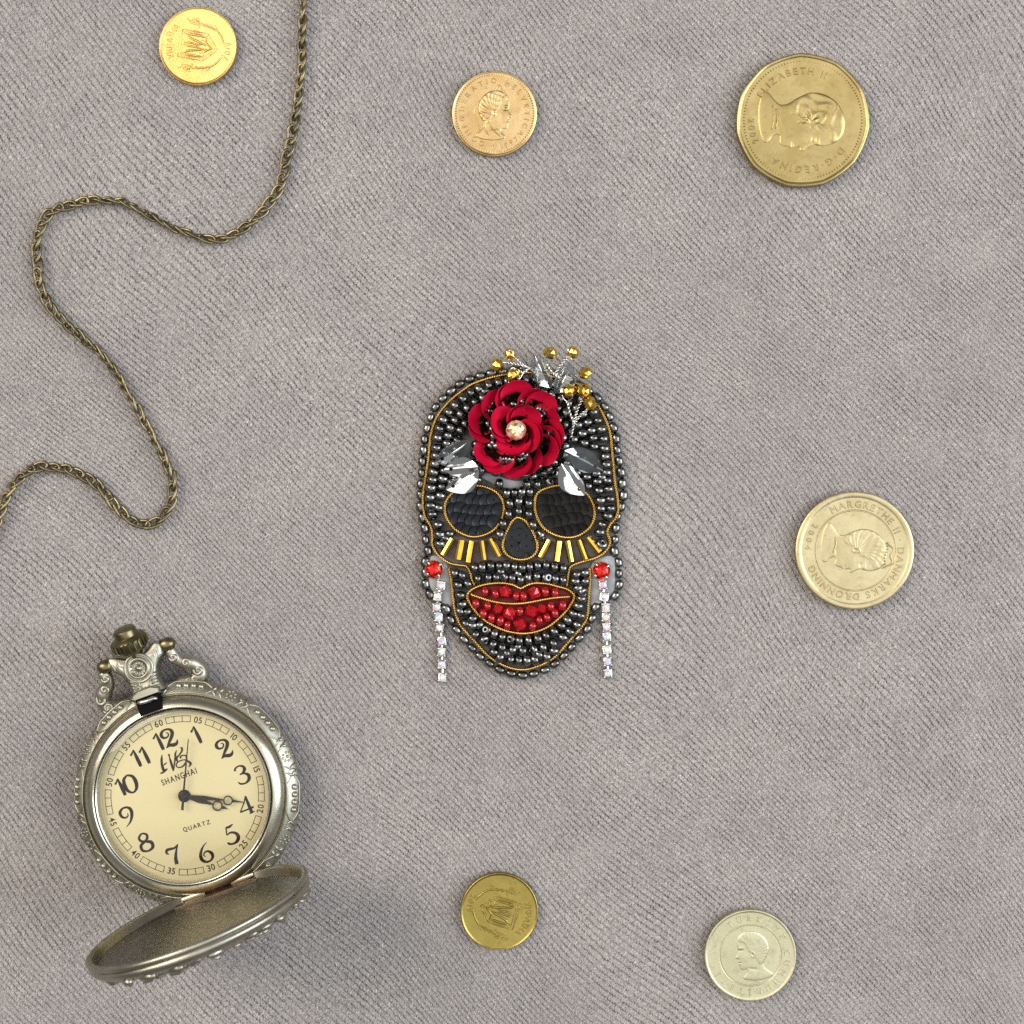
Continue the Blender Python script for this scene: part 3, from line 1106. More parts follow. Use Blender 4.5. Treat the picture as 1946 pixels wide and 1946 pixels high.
    # hour numerals, pen drawn: list of (points, widths) in a unit-high box
    S = {
        '1': [([(0.08, 0.74), (0.20, 0.84), (0.32, 1.0)], [0.10, 0.08, 0.03]), ([(0.32, 1.0), (0.36, 0.6), (0.40, 0.2), (0.41, 0.0)], [0.06, 0.15, 0.17, 0.13])],
        '2': [([(0.34, 0.84), (0.44, 0.78), (0.44, 0.66), (0.30, 0.57), (0.12, 0.62), (0.06, 0.78), (0.16, 0.94), (0.38, 1.0), (0.60, 0.93), (0.68, 0.76), (0.60, 0.56), (0.40, 0.34), (0.12, 0.04)],
               [0.03, 0.06, 0.07, 0.08, 0.12, 0.15, 0.12, 0.09, 0.12, 0.17, 0.16, 0.13, 0.05]),
              ([(0.10, 0.04), (0.30, 0.12), (0.54, 0.06), (0.72, 0.10), (0.82, 0.28)], [0.05, 0.14, 0.17, 0.13, 0.03])],
        '3': [([(0.10, 0.80), (0.16, 0.93), (0.38, 1.0), (0.60, 0.90), (0.62, 0.72), (0.48, 0.58), (0.28, 0.54)], [0.10, 0.08, 0.07, 0.12, 0.16, 0.10, 0.05]),
              ([(0.30, 0.54), (0.54, 0.52), (0.72, 0.36), (0.66, 0.12), (0.42, 0.0), (0.16, 0.05), (0.06, 0.18)], [0.05, 0.09, 0.16, 0.15, 0.08, 0.09, 0.04])],
        '4': [([(0.62, 1.0), (0.40, 0.66), (0.06, 0.28)], [0.06, 0.06, 0.05]), ([(0.05, 0.27), (0.40, 0.27), (0.84, 0.30)], [0.09, 0.07, 0.11]),
              ([(0.61, 1.0), (0.62, 0.5), (0.64, 0.06)], [0.09, 0.14, 0.16]), ([(0.50, 0.02), (0.64, 0.03), (0.82, 0.06)], [0.03, 0.07, 0.03])],
        '5': [([(0.66, 1.02), (0.44, 0.94), (0.24, 0.95)], [0.04, 0.12, 0.09]), ([(0.25, 0.96), (0.20, 0.76), (0.15, 0.56)], [0.07, 0.06, 0.05]),
              ([(0.15, 0.55), (0.38, 0.62), (0.62, 0.52), (0.72, 0.30), (0.60, 0.08), (0.36, 0.0), (0.14, 0.05), (0.06, 0.16)], [0.05, 0.09, 0.13, 0.17, 0.15, 0.09, 0.10, 0.08])],
        '6': [([(0.66, 1.03), (0.36, 0.84), (0.12, 0.52), (0.08, 0.22), (0.24, 0.03), (0.48, 0.0), (0.68, 0.14), (0.70, 0.36), (0.54, 0.54), (0.34, 0.52), (0.26, 0.38), (0.34, 0.30)],
               [0.02, 0.08, 0.14, 0.16, 0.12, 0.09, 0.13, 0.15, 0.10, 0.07, 0.05, 0.03])],
        '7': [([(0.16, 0.66), (0.06, 0.74), (0.12, 0.90), (0.34, 0.90), (0.56, 0.88), (0.80, 1.02)], [0.04, 0.10, 0.13, 0.12, 0.10, 0.03]),
              ([(0.78, 1.0), (0.56, 0.64), (0.42, 0.30), (0.38, 0.0)], [0.05, 0.10, 0.16, 0.18])],
        '8': [([(0.38, 0.54), (0.18, 0.64), (0.14, 0.84), (0.36, 1.0), (0.58, 0.88), (0.56, 0.68), (0.38, 0.54)], [0.10, 0.12, 0.11, 0.08, 0.11, 0.12, 0.10]),
              ([(0.38, 0.54), (0.10, 0.40), (0.10, 0.12), (0.38, 0.0), (0.68, 0.12), (0.68, 0.40), (0.38, 0.54)], [0.10, 0.14, 0.13, 0.09, 0.15, 0.16, 0.10])],
        '9': [([(0.46, 0.66), (0.44, 0.52), (0.28, 0.46), (0.10, 0.58), (0.08, 0.82), (0.26, 0.98), (0.50, 0.98), (0.68, 0.82), (0.66, 0.52), (0.46, 0.18), (0.14, -0.04)],
               [0.03, 0.06, 0.08, 0.12, 0.14, 0.10, 0.10, 0.15, 0.15, 0.09, 0.02])],
        '0': [([(0.36, 1.0), (0.12, 0.82), (0.06, 0.5), (0.14, 0.16), (0.38, 0.0), (0.62, 0.16), (0.70, 0.5), (0.62, 0.84), (0.36, 1.0)], [0.08, 0.14, 0.18, 0.14, 0.08, 0.14, 0.18, 0.14, 0.08])],
    }
    for k in range(1, 13):
        a = math.radians(90 - 30 * k)
        s = str(k)
        H = 34.0
        adv = [0.50 if c == '1' else 0.80 for c in s]
        x0 = -sum(adv) / 2 * H
        R = 113.0 if k not in (10, 11, 12) else 110.0
        cx, cy = R * math.cos(a), R * math.sin(a)
        mb = MB()
        zz = 0.0
        for c, w in zip(s, adv):
            for pts, wid in S[c]:
                zz += 0.05
                ribbon(mb, [(cx + x0 + p[0] * H, cy + (p[1] - 0.5) * H) for p in pts], [q * H * 1.16 for q in wid], zz, 1.2, on())
            x0 += w * H
        mb.build("hour_numeral", ink, dial, smooth=False)
    # maker's lettering and the brush-drawn mark over it, pixel positions on the photo
    def px(x, y, z=ZD + 0.4):
        return W(x, y, z)

    def zb(x, y):
        return (280 + x / 13.8, 1390 + y / 13.8)
    mb = MB()
    strokes = [([(385, 605), (375, 720), (380, 860), (420, 1000), (440, 1040)], [12, 55, 60, 75, 30]),
               ([(420, 890), (470, 850), (510, 810)], [20, 34, 14]),
               ([(335, 1100), (400, 1080), (470, 1020), (530, 975)], [24, 50, 60, 22]),
               ([(560, 590), (580, 660)], [45, 40]), ([(575, 660), (610, 780), (650, 910), (685, 1040)], [20, 55, 60, 30]),
               ([(690, 1010), (710, 850), (730, 680), (735, 580), (770, 495)], [30, 34, 44, 44, 16]),
               ([(860, 420), (905, 440), (900, 520), (830, 620), (765, 690)], [16, 48, 44, 34, 60]),
               ([(760, 690), (775, 760), (800, 800)], [50, 50, 16]),
               ([(880, 720), (870, 660), (940, 625), (1010, 640), (1035, 720)], [14, 40, 28, 40, 40]),
               ([(1035, 720), (1000, 830), (920, 920), (820, 945), (760, 910), (775, 830), (860, 770), (980, 745), (1080, 790), (1135, 850), (1080, 935)],
                [40, 40, 36, 30, 28, 30, 26, 30, 50, 62, 10])]
    zz = 0.0
    for pts, wid in strokes:
        zz += 0.05
        P = [zb(*p) for p in pts]
        ribbon(mb, P, [w / 13.8 for w in wid], zz, 1.0, lambda p, q=zz: px(p[0], p[1], ZD + 0.3 + q))
    mb.build("maker_mark", ink, dial, smooth=False)
    mb = MB()
    c = px(280 + 830 / 13.8, 1390 + 1185 / 13.8)
    text_line(mb, "SHANGHAI", c.x, c.y, 16.0, A, ZD + 0.4, gap=0.15, squash=0.72)
    c = px(130 + 980 / 4.025, 1180 + 1567 / 4.025)
    text_line(mb, "QUARTZ", c.x, c.y, 11.5, A - math.radians(3), ZD + 0.4, gap=0.20, squash=0.9)
    mb.build("dial_lettering", ink, dial, smooth=False)

    # --- hands
    def zh(x, y, z):
        return W(130 + x / 4.025, 1180 + y / 4.025, z)

    def hand(name, tip, ring, z, rr, w0):
        p0, pr, pt = zh(888, 1337, z), zh(*ring, z), zh(*tip, z)
        d = (pt - p0).normalized()
        nr = Vector((-d.y, d.x, 0))
        Lr, Lt = (pr - p0).dot(d), (pt - p0).length
        mb = MB()

        def plate(poly):
            P = [p0 + d * a + nr * b for a, b in poly]
            mb.prism([(p.x, p.y) for p in P], z, z + 1.6, 0.3)
        plate([(0, -w0 * 0.4), (Lr * 0.45, -w0), (Lr - rr + 0.5, -1.2), (Lr - rr + 0.5, 1.2), (Lr * 0.45, w0), (0, w0 * 0.4)])
        c_ = p0 + d * Lr
        mb.lathe([(rr, z), (rr, z + 1.6), (rr - 2.4, z + 1.6), (rr - 2.4, z)], 24, closed=True, M=Matrix.Translation((c_.x, c_.y, 0)))
        plate([(Lr + rr - 0.6, -3.2), (Lr + rr + 5, -1.6), (Lt, -0.5), (Lt, 0.5), (Lr + rr + 5, 1.6), (Lr + rr - 0.6, 3.2)])
        mb.build(name, hand_m, root, smooth=False)
    hand("hour_hand", (1215, 1436), (1142, 1409), ZD + 4.0, 9.6, 5.2)
    hand("minute_hand", (1342, 1386), (1222, 1370), ZD + 7.0, 9.2, 4.0)
    p0 = zh(888, 1337, ZD)
    mb = MB()
    MT = Matrix.Translation((p0.x, p0.y, 0))
    mb.lathe([(11.5, ZD), (11.5, ZD + 3), (10.6, ZD + 3.8), (8.8, ZD + 3.8), (8.2, ZD + 9), (7, ZD + 9.6), (5.2, ZD + 9.6), (4.8, ZD + 12.4), (3.6, ZD + 13.2), (0, ZD + 13.2)], 28, M=MT)
    mb.build("hand_hub", hand_m, root, angle=30)
    a, b = zh(917, 903, ZD + 11), zh(871, 1448, ZD + 11)
    d = (a - b).normalized()
    nr = Vector((-d.y, d.x, 0))
    mb = MB()
    P = [b - nr * 2.4, b + nr * 2.4, p0 + Vector((0, 0, 11)) + nr * 1.9, a + nr * 0.8, a - nr * 0.8, p0 - nr * 1.9]
    mb.prism([(p.x, p.y) for p in P][::-1], ZD + 10.2, ZD + 11.4, 0.2)
    mb.build("second_hand", hand_m, root, smooth=False)

    # --- glass, a thin shallow dome
    gm = bpy.data.materials.new("watch_glass")
    gm.use_nodes = True
    nt = gm.node_tree
    nt.nodes.remove(nt.nodes['Principled BSDF'])
    tr = nt.nodes.new('ShaderNodeBsdfTransparent')
    tr.inputs[0].default_value = (0.985, 0.985, 0.975, 1)
    gl = nt.nodes.new('ShaderNodeBsdfGlossy')
    gl.inputs['Roughness'].default_value = 0.03
    lw = nt.nodes.new('ShaderNodeLayerWeight')
    pw = nt.nodes.new('ShaderNodeMath')
    pw.operation = 'POWER'
    pw.inputs[1].default_value = 5.0
    nt.links.new(lw.outputs['Facing'], pw.inputs[0])
    fr = nt.nodes.new('ShaderNodeMath')
    fr.operation = 'MULTIPLY_ADD'
    fr.inputs[1].default_value = 0.9
    fr.inputs[2].default_value = 0.028
    nt.links.new(pw.outputs[0], fr.inputs[0])
    lw.inputs[0].default_value = 0.5
    mx = nt.nodes.new('ShaderNodeMixShader')
    nt.links.new(fr.outputs[0], mx.inputs[0])
    nt.links.new(tr.outputs[0], mx.inputs[1])
    nt.links.new(gl.outputs[0], mx.inputs[2])
    nt.links.new(mx.outputs[0], nt.nodes['Material Output'].inputs[0])
    mb = MB()
    prof = [(159.6 * math.cos(t), 86.5 + 7.5 * math.sin(t)) for t in np.linspace(0, math.pi / 2, 9)]
    prof[-1] = (0, 94.0)
    mb.lathe(prof, 96, M=MW)
    mb.build("glass", gm, root)

    # --- ornament round the band
    def band(a, t, lift=0.0):
        """a: angle in the watch frame, t 0 (outer) .. 1 (inner edge of the band)"""
        r = 210.5 + (190 - 210.5) * t
        z = 48.5 + (68 - 48.5) * t
        n = Vector((0.69, 0.72))
        return Lw((r + lift * n.x) * math.cos(a), (r + lift * n.x) * math.sin(a), z + lift * n.y)
    mb = MB()
    for k in range(8):
        a0 = math.radians(88 - 20 + 45 * k)
        if not (70 < (88 - 20 + 45 * k) % 360 < 110 and False):
            for i in range(4):                                   # four studs
                c = band(a0 + (i - 1.5) * 0.069, 0.45, 2.0)
                mb.ball(c, 5.8, 12, 8)
            for tt, w in ((0.04, 0.8), (0.98, 0.8)):                 # their frame
                P = [band(a0 + q, tt + (0.0 if abs(q) < 0.14 else (0.45 - tt) * (abs(q) - 0.14) / 0.09), 0.3) for q in np.linspace(-0.23, 0.23, 15)]
                mb.tube(P, 1.7, 6)
        af = a0 + math.radians(22.5)                              # rosette
        c0 = band(af, 0.47, 0.8)
        mb.ball(c0, 3.0, 9, 6)
        for i in range(8):
            q = 2 * math.pi * i / 8
            mb.ball(band(af + 0.040 * math.cos(q), 0.47 + 0.36 * math.sin(q), 1.0), 2.5, 8, 5)
        for sx in (1, -1):                                        # crossed leaves between
            for q in range(2):
                b0 = af + sx * (0.075 + 0.062 * q)
                mb.tube([band(b0, 0.05, 0.2), band(b0 + sx * 0.026, 0.38, 0.9), band(b0 + sx * 0.056, 0.62, 0.2)], [0.8, 3.0, 0.8], 7)
                mb.tube([band(b0 + sx * 0.064, 0.03, 0.2), band(b0 + sx * 0.032, 0.6, 0.9), band(b0, 0.98, 0.2)], [0.8, 2.7, 0.8], 7)
            mb.ball(band(af + sx * 0.150, 0.75, 0.6), 2.0, 7, 4)
    P = [band(2 * math.pi * i / 160, 1.0, 0.2) for i in range(160)]
    mb.tube(P, 0.9, 5, closed=True)
    mb.build("band_ornament", case_m, root)

    # --- pendant with its medallion
    up = [(-36, 196), (36, 196), (30, 205), (26, 222), (30, 240), (40, 254), (50, 262), (50, 284), (40, 286), (30, 281), (18, 275), (0, 272),
          (-18, 275), (-30, 281), (-40, 286), (-50, 284), (-50, 262), (-40, 254), (-30, 240), (-26, 222), (-30, 205)]
    P = spline(up, 5, True)
    mb = MB()
    base = [Lw(p[0], p[1], 0) for p in P]
    mb.prism([(p.x, p.y) for p in base], 30, 68, 3.5)
    for sx in (1, -1):                       # round shoulders of the arms
        mb.tube([Lw(sx * 24, 262, 54), Lw(sx * 40, 271, 54), Lw(sx * 53, 274, 54)], [15, 14, 12], 14)
        for i in range(2):
            mb.tube([Lw(sx * (34 + 8 * i), 259, 66), Lw(sx * (36 + 8 * i), 270, 69 - i), Lw(sx * (34 + 8 * i), 283, 62)], 2.0, 6)
    pend = mb.build("pendant", case_m, root, angle=60)
    mb = MB()
    MM = MW @ Matrix.Translation((0, 251, 66))
    mb.lathe([(29, 0), (28, 4), (25.5, 5.5), (23.5, 4), (22.5, 2.4), (21, 2.4), (20, 5.5), (17.5, 7.2), (15.5, 6), (15, 3.4), (4.4, 3.4), (4, 5.4), (0, 6.4)], 48, M=MM)
    for i in range(12):
        a = 2 * math.pi * i / 12
        mb.tube([(MM @ Vector((5.4 * math.cos(a), 5.4 * math.sin(a), 3.6))), (MM @ Vector((9.5 * math.cos(a), 9.5 * math.sin(a), 4.8))), (MM @ Vector((13.6 * math.cos(a), 13.6 * math.sin(a), 3.6)))], [0.8, 1.9, 1.2], 6)
    mb.build("medallion", case_m, pend)
    mb = MB()
    for sx in (1, -1):
        for i in range(5):
            mb.tube([Lw(sx * 13, 227 - 6 * i, 68.6), Lw(sx * 20, 231 - 6 * i, 69.4), Lw(sx * (27 - 0.5 * i), 234 - 6 * i, 66)], [1.0, 2.3, 2.0], 6)
    for i in range(7):
        a = math.radians(200 + 23 * i)
        mb.ball(Lw(16 * math.cos(a), 203 - 9 * math.sin(a), 69), 3.3, 8, 5)
    ov = [Lw(9 * math.cos(t), 221 + 10 * math.sin(t), 68.8) for t in np.linspace(0, 2 * math.pi, 17)[:-1]]
    mb.tube(ov, 1.6, 6, closed=True)
    mb.build("pendant_relief", case_m, pend)

    # --- latch at twelve
    mb = MB()
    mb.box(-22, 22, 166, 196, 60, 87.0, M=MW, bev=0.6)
    mb.build("latch_slot", black, root, smooth=False)  # solid raised block, coloured black in place of the slot's shade
    mb = MB()
    P = [Lw(-18, 192, 89), Lw(-12, 190, 90.5), Lw(0, 189, 91.5), Lw(12, 190, 91), Lw(19, 188, 89)]
    mb.tube(P, [2.4, 4.2, 4.0, 4.2, 2.8], 8)
    mb.build("latch", steel, root)
    mb = MB()
    mb.prism([(p.x, p.y) for p in (Lw(-24, 195, 0), Lw(24, 195, 0), Lw(27, 206, 0), Lw(12, 213, 0), Lw(-12, 213, 0), Lw(-27, 206, 0))], 50, 84, 3.0)
    mb.build("latch_hood", case_m, root, angle=30)

    # --- crown, tipped a little upward
    ax = Matrix.Translation(Lw(0, 284, 58)) @ Matrix.Rotation(A, 4, 'Z') @ Matrix.Rotation(math.radians(-90 + 20), 4, 'X')
    mb = MB()
    prof = [(14, -8), (16, -2), (24, 2), (30, 7), (32.5, 11), (32.5, 27), (29, 31), (22, 33), (21, 34), (21, 45), (19.5, 47.5), (0, 50)]
    mb.lathe(prof, 60, M=ax)
    for i in range(22):
        a = 2 * math.pi * i / 22
        Mx = ax @ Matrix.Rotation(a, 4, 'Z') @ Matrix.Translation((32.0, 0, 0))
        mb.add([(-1.5, -2.2, 9), (-1.5, 2.2, 9), (3.6, 1.0, 12), (3.6, -1.0, 12), (-1.5, -2.2, 29), (-1.5, 2.2, 29), (3.6, 1.0, 26), (3.6, -1.0, 26)],
               [(0, 1, 2, 3), (4, 7, 6, 5), (0, 3, 7, 4), (1, 5, 6, 2), (3, 2, 6, 7)], M=Mx)
    mb.build("crown", dark_m, root, angle=35)

    # --- bow, folded down either side of the pendant
    for sx in (1, -1):
        mb = MB()
        mb.tube([Lw(sx * 50, 274, 54), Lw(sx * 51, 274, 54), Lw(sx * 66, 274.5, 53), Lw(sx * 73, 274.5, 52.5), Lw(sx * 77, 274, 52)], [11.0, 13.4, 13.4, 10, 3], 18)
        mb.build("bow_cap", dark_m, root)
    pr = [(322, 1233, 50), (330, 1247, 46), (345, 1256, 42), (364, 1260, 38), (378, 1269, 34), (380, 1283, 30), (370, 1293, 26), (352, 1299, 22), (325, 1312, 18), (290, 1326, 16)]
    pl = [(193.5, 1277, 50), (203, 1289, 46), (206, 1301, 42), (200, 1313, 38), (196, 1326, 34), (201, 1338, 30), (213, 1345, 26), (228, 1344, 22), (258, 1338, 18), (290, 1326, 16)]
    mb = MB()
    for P in (pr, pl):
        Q = spline([W(*p) for p in P], 2.2)
        n = len(Q)
        rad = [(10.5 + 5.0 * min(1, i / (n * 0.4))) * (1 + 0.09 * math.sin(i * 0.36)) for i in range(n)]
        mb.tube(Q, rad, 12)
        # scrolls lying on the upper side
        for f, r in ((0.10, 8), (0.24, 8), (0.38, 11), (0.50, 11)):
            i = int(n * f)
            c = Vector(Q[i]) + Vector((0, 0, rad[i] * 0.92))
            sp = []
            for k in range(22):
                t = k / 21
                rr = r * (1 - 0.85 * t)
                aa = 9.5 * t + f * 20
                sp.append((c.x + rr * math.cos(aa), c.y + rr * math.sin(aa), c.z - 3.5 + 5.5 * t))
            mb.tube(sp, [1.6 + 2.2 * math.sin(math.pi * min(1, 0.15 + k / 22)) for k in range(22)], 7)
        for f in np.linspace(0.5, 0.66, 7):
            i = int(n * f)
            c = Vector(Q[i])
            mb.ball((c.x + rnd.uniform(-6, 6), c.y + rnd.uniform(-6, 6), c.z + rad[i] * 0.85), 3.4, 8, 6)
    mb.build("bow", case_m, root)

    # --- hinge
    def bar(v0, v1, m, name, r=6.0, u=-181, z=68):
        mb = MB()
        mb.tube([Lw(v0, u, z), Lw(v1, u, z)], r, 16)
        mb.build(name, m, root, angle=50)
    bar(-70, -26, bez_m, "hinge_barrel")
    bar(26, 70, bez_m, "hinge_barrel")
    bar(-12, 12, steel, "hinge_knuckle", 7.5, -178)
    mb = MB()
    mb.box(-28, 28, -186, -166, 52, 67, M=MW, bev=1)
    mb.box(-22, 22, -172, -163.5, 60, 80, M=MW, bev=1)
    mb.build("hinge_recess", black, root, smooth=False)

    # --- lid, standing on its hinge
    lean = math.radians(2.6)
    AL = A - math.radians(0.3)
    e1 = Vector((math.cos(AL), math.sin(AL), 0))
    UL = Vector((-math.sin(AL), math.cos(AL), 0))
    e2 = (-UL * math.sin(lean) + Vector((0, 0, 1)) * math.cos(lean))
    e3 = e1.cross(e2)
    if e3.dot(UU) > 0:
        e3 = -e3
    Hc = Lw(-2, -176, 44)
    Lc = Hc + e2 * 200
    ML = Matrix(((e1.x, e2.x, e3.x, Lc.x), (e1.y, e2.y, e3.y, Lc.y), (e1.z, e2.z, e3.z, Lc.z), (0, 0, 0, 1))) @ Matrix.Scale(0.965, 4)
    lid_m = mat("aged_lid_metal", (0.28, 0.255, 0.19), rough=0.30, metal=1.0, var=((0.42, 0.40, 0.34), 0.015, 0.35, 0.7), bump=(0.5, 0.25, 0.4), rvar=(0.26, 0.42))
    mb = MB()
    mb.lathe([(183, 15), (190, 14), (193, 9), (195, 1), (198, -3), (203, -4), (207, -2), (208.5, 2), (207, 6), (203, 8), (206.5, 11), (206.5, 16), (203, 22), (196, 27), (175, 35), (140, 41), (70, 45), (0, 46)], 144, M=ML)
    lid = mb.build("lid", lid_m, root, angle=50)
    # engine-turned plate
    em = bpy.data.materials.new("engine_turned_plate")
    em.use_nodes = True
    nt = em.node_tree
    b = nt.nodes['Principled BSDF']
    b.inputs['Base Color'].default_value = (0.21, 0.197, 0.168, 1)
    b.inputs['Metallic'].default_value = 1
    b.inputs['Roughness'].default_value = 0.33
    tc = nt.nodes.new('ShaderNodeTexCoord')
    vo = nt.nodes.new('ShaderNodeTexVoronoi')
    vo.inputs['Scale'].default_value = 0.02 / U
    vo.inputs['Randomness'].default_value = 0.5
    nt.links.new(tc.outputs['Object'], vo.inputs['Vector'])
    mu = nt.nodes.new('ShaderNodeMath')
    mu.operation = 'MULTIPLY'
    mu.inputs[1].default_value = 2 * math.pi * 4.5
    nt.links.new(vo.outputs['Distance'], mu.inputs[0])
    si = nt.nodes.new('ShaderNodeMath')
    si.operation = 'SINE'
    nt.links.new(mu.outputs[0], si.inputs[0])
    cr = nt.nodes.new('ShaderNodeValToRGB')  # sheen of the engraved rings, painted as lighter and darker metal
    cr.color_ramp.elements[0].color = (0.15, 0.142, 0.125, 1)
    cr.color_ramp.elements[1].color = (0.25, 0.238, 0.208, 1)
    ad = nt.nodes.new('ShaderNodeMath')
    ad.operation = 'MULTIPLY_ADD'
    ad.inputs[1].default_value = 0.5
    ad.inputs[2].default_value = 0.5
    nt.links.new(si.outputs[0], ad.inputs[0])
    nt.links.new(ad.outputs[0], cr.inputs['Fac'])
    nt.links.new(cr.outputs['Color'], b.inputs['Base Color'])
    mb = MB()
    mb.lathe([(188, 14.4), (186, 11), (100, 10.2), (0, 10)], 96, M=ML)
    mb.build("engine_turned_plate", em, lid, angle=40)
    # plain strip by the hinge
    mb = MB()
    st_m = mat("bare_bronze_strip", (0.20, 0.155, 0.12), rough=0.4, metal=1.0, var=((0.26, 0.17, 0.11), 0.03, 0.4, 0.65), bump=(0.6, 0.2, 0.4))
    arc = [(187 * math.cos(a), 187 * math.sin(a)) for a in np.linspace(math.radians(-90 - 26), math.radians(-90 + 26), 22)]
    top = [(187 * math.sin(math.radians(26)) * q, -187 * math.cos(math.radians(26)) + 16 + 3 * math.cos(q * 1.5)) for q in np.linspace(1, -1, 12)]
    loop = arc + top
    n = len(loop)
    vs = [(x, y, 10.5) for x, y in loop] + [(x, y, 7.4) for x, y in loop]
    fs = [(i, (i + 1) % n, n + (i + 1) % n, n + i) for i in range(n)] + [tuple(n + i for i in range(n))]
    mb.add(vs, fs, M=ML)
    mb.build("hinge_strip", st_m, lid, smooth=False)
    # openwork outside
    mb = MB()
    rr = random.Random(5)
    for ring, (r0, cnt, s0) in enumerate(((186, 26, 13), (166, 22, 14), (136, 18, 15), (100, 13, 16), (60, 8, 18))):
        for i in range(cnt):
            a = 2 * math.pi * (i + 0.5 * (ring % 2) + rr.uniform(-0.22, 0.22)) / cnt
            r_ = r0 + rr.uniform(-6, 5)
            zz = 25 + 18 * (1 - (r_ / 205) ** 2)
            sz = s0 * rr.uniform(0.8, 1.3)
            Mx = ML @ Matrix.Rotation(a, 4, 'Z') @ Matrix.Translation((r_, 0, zz)) @ Matrix.Rotation(rr.uniform(-0.7, 0.7), 4, 'Z')
            mb.ball((0, 0, 0), sz, 10, 7, M=Mx, sc=(0.75, 1.5, 0.62))
            mb.tube([(-sz * 0.5, -sz * 1.2, 1), (0, -sz * 0.4, sz * 0.62), (sz * 0.2, sz * 0.5, sz * 0.6), (-sz * 0.3, sz * 1.2, 2)], [1.5, 3.0, 3.2, 1.5], 7, M=Mx)
    mb.build("lid_openwork", lid_m, lid)


make_watch()
# ------------------------------------------------------------------ beaded skull brooch
def ZA(x, y):
    return (770 + x / 4.391, 640 + y / 4.391)


def ZB(x, y):
    return (770 + x / 4.391, 900 + y / 4.391)


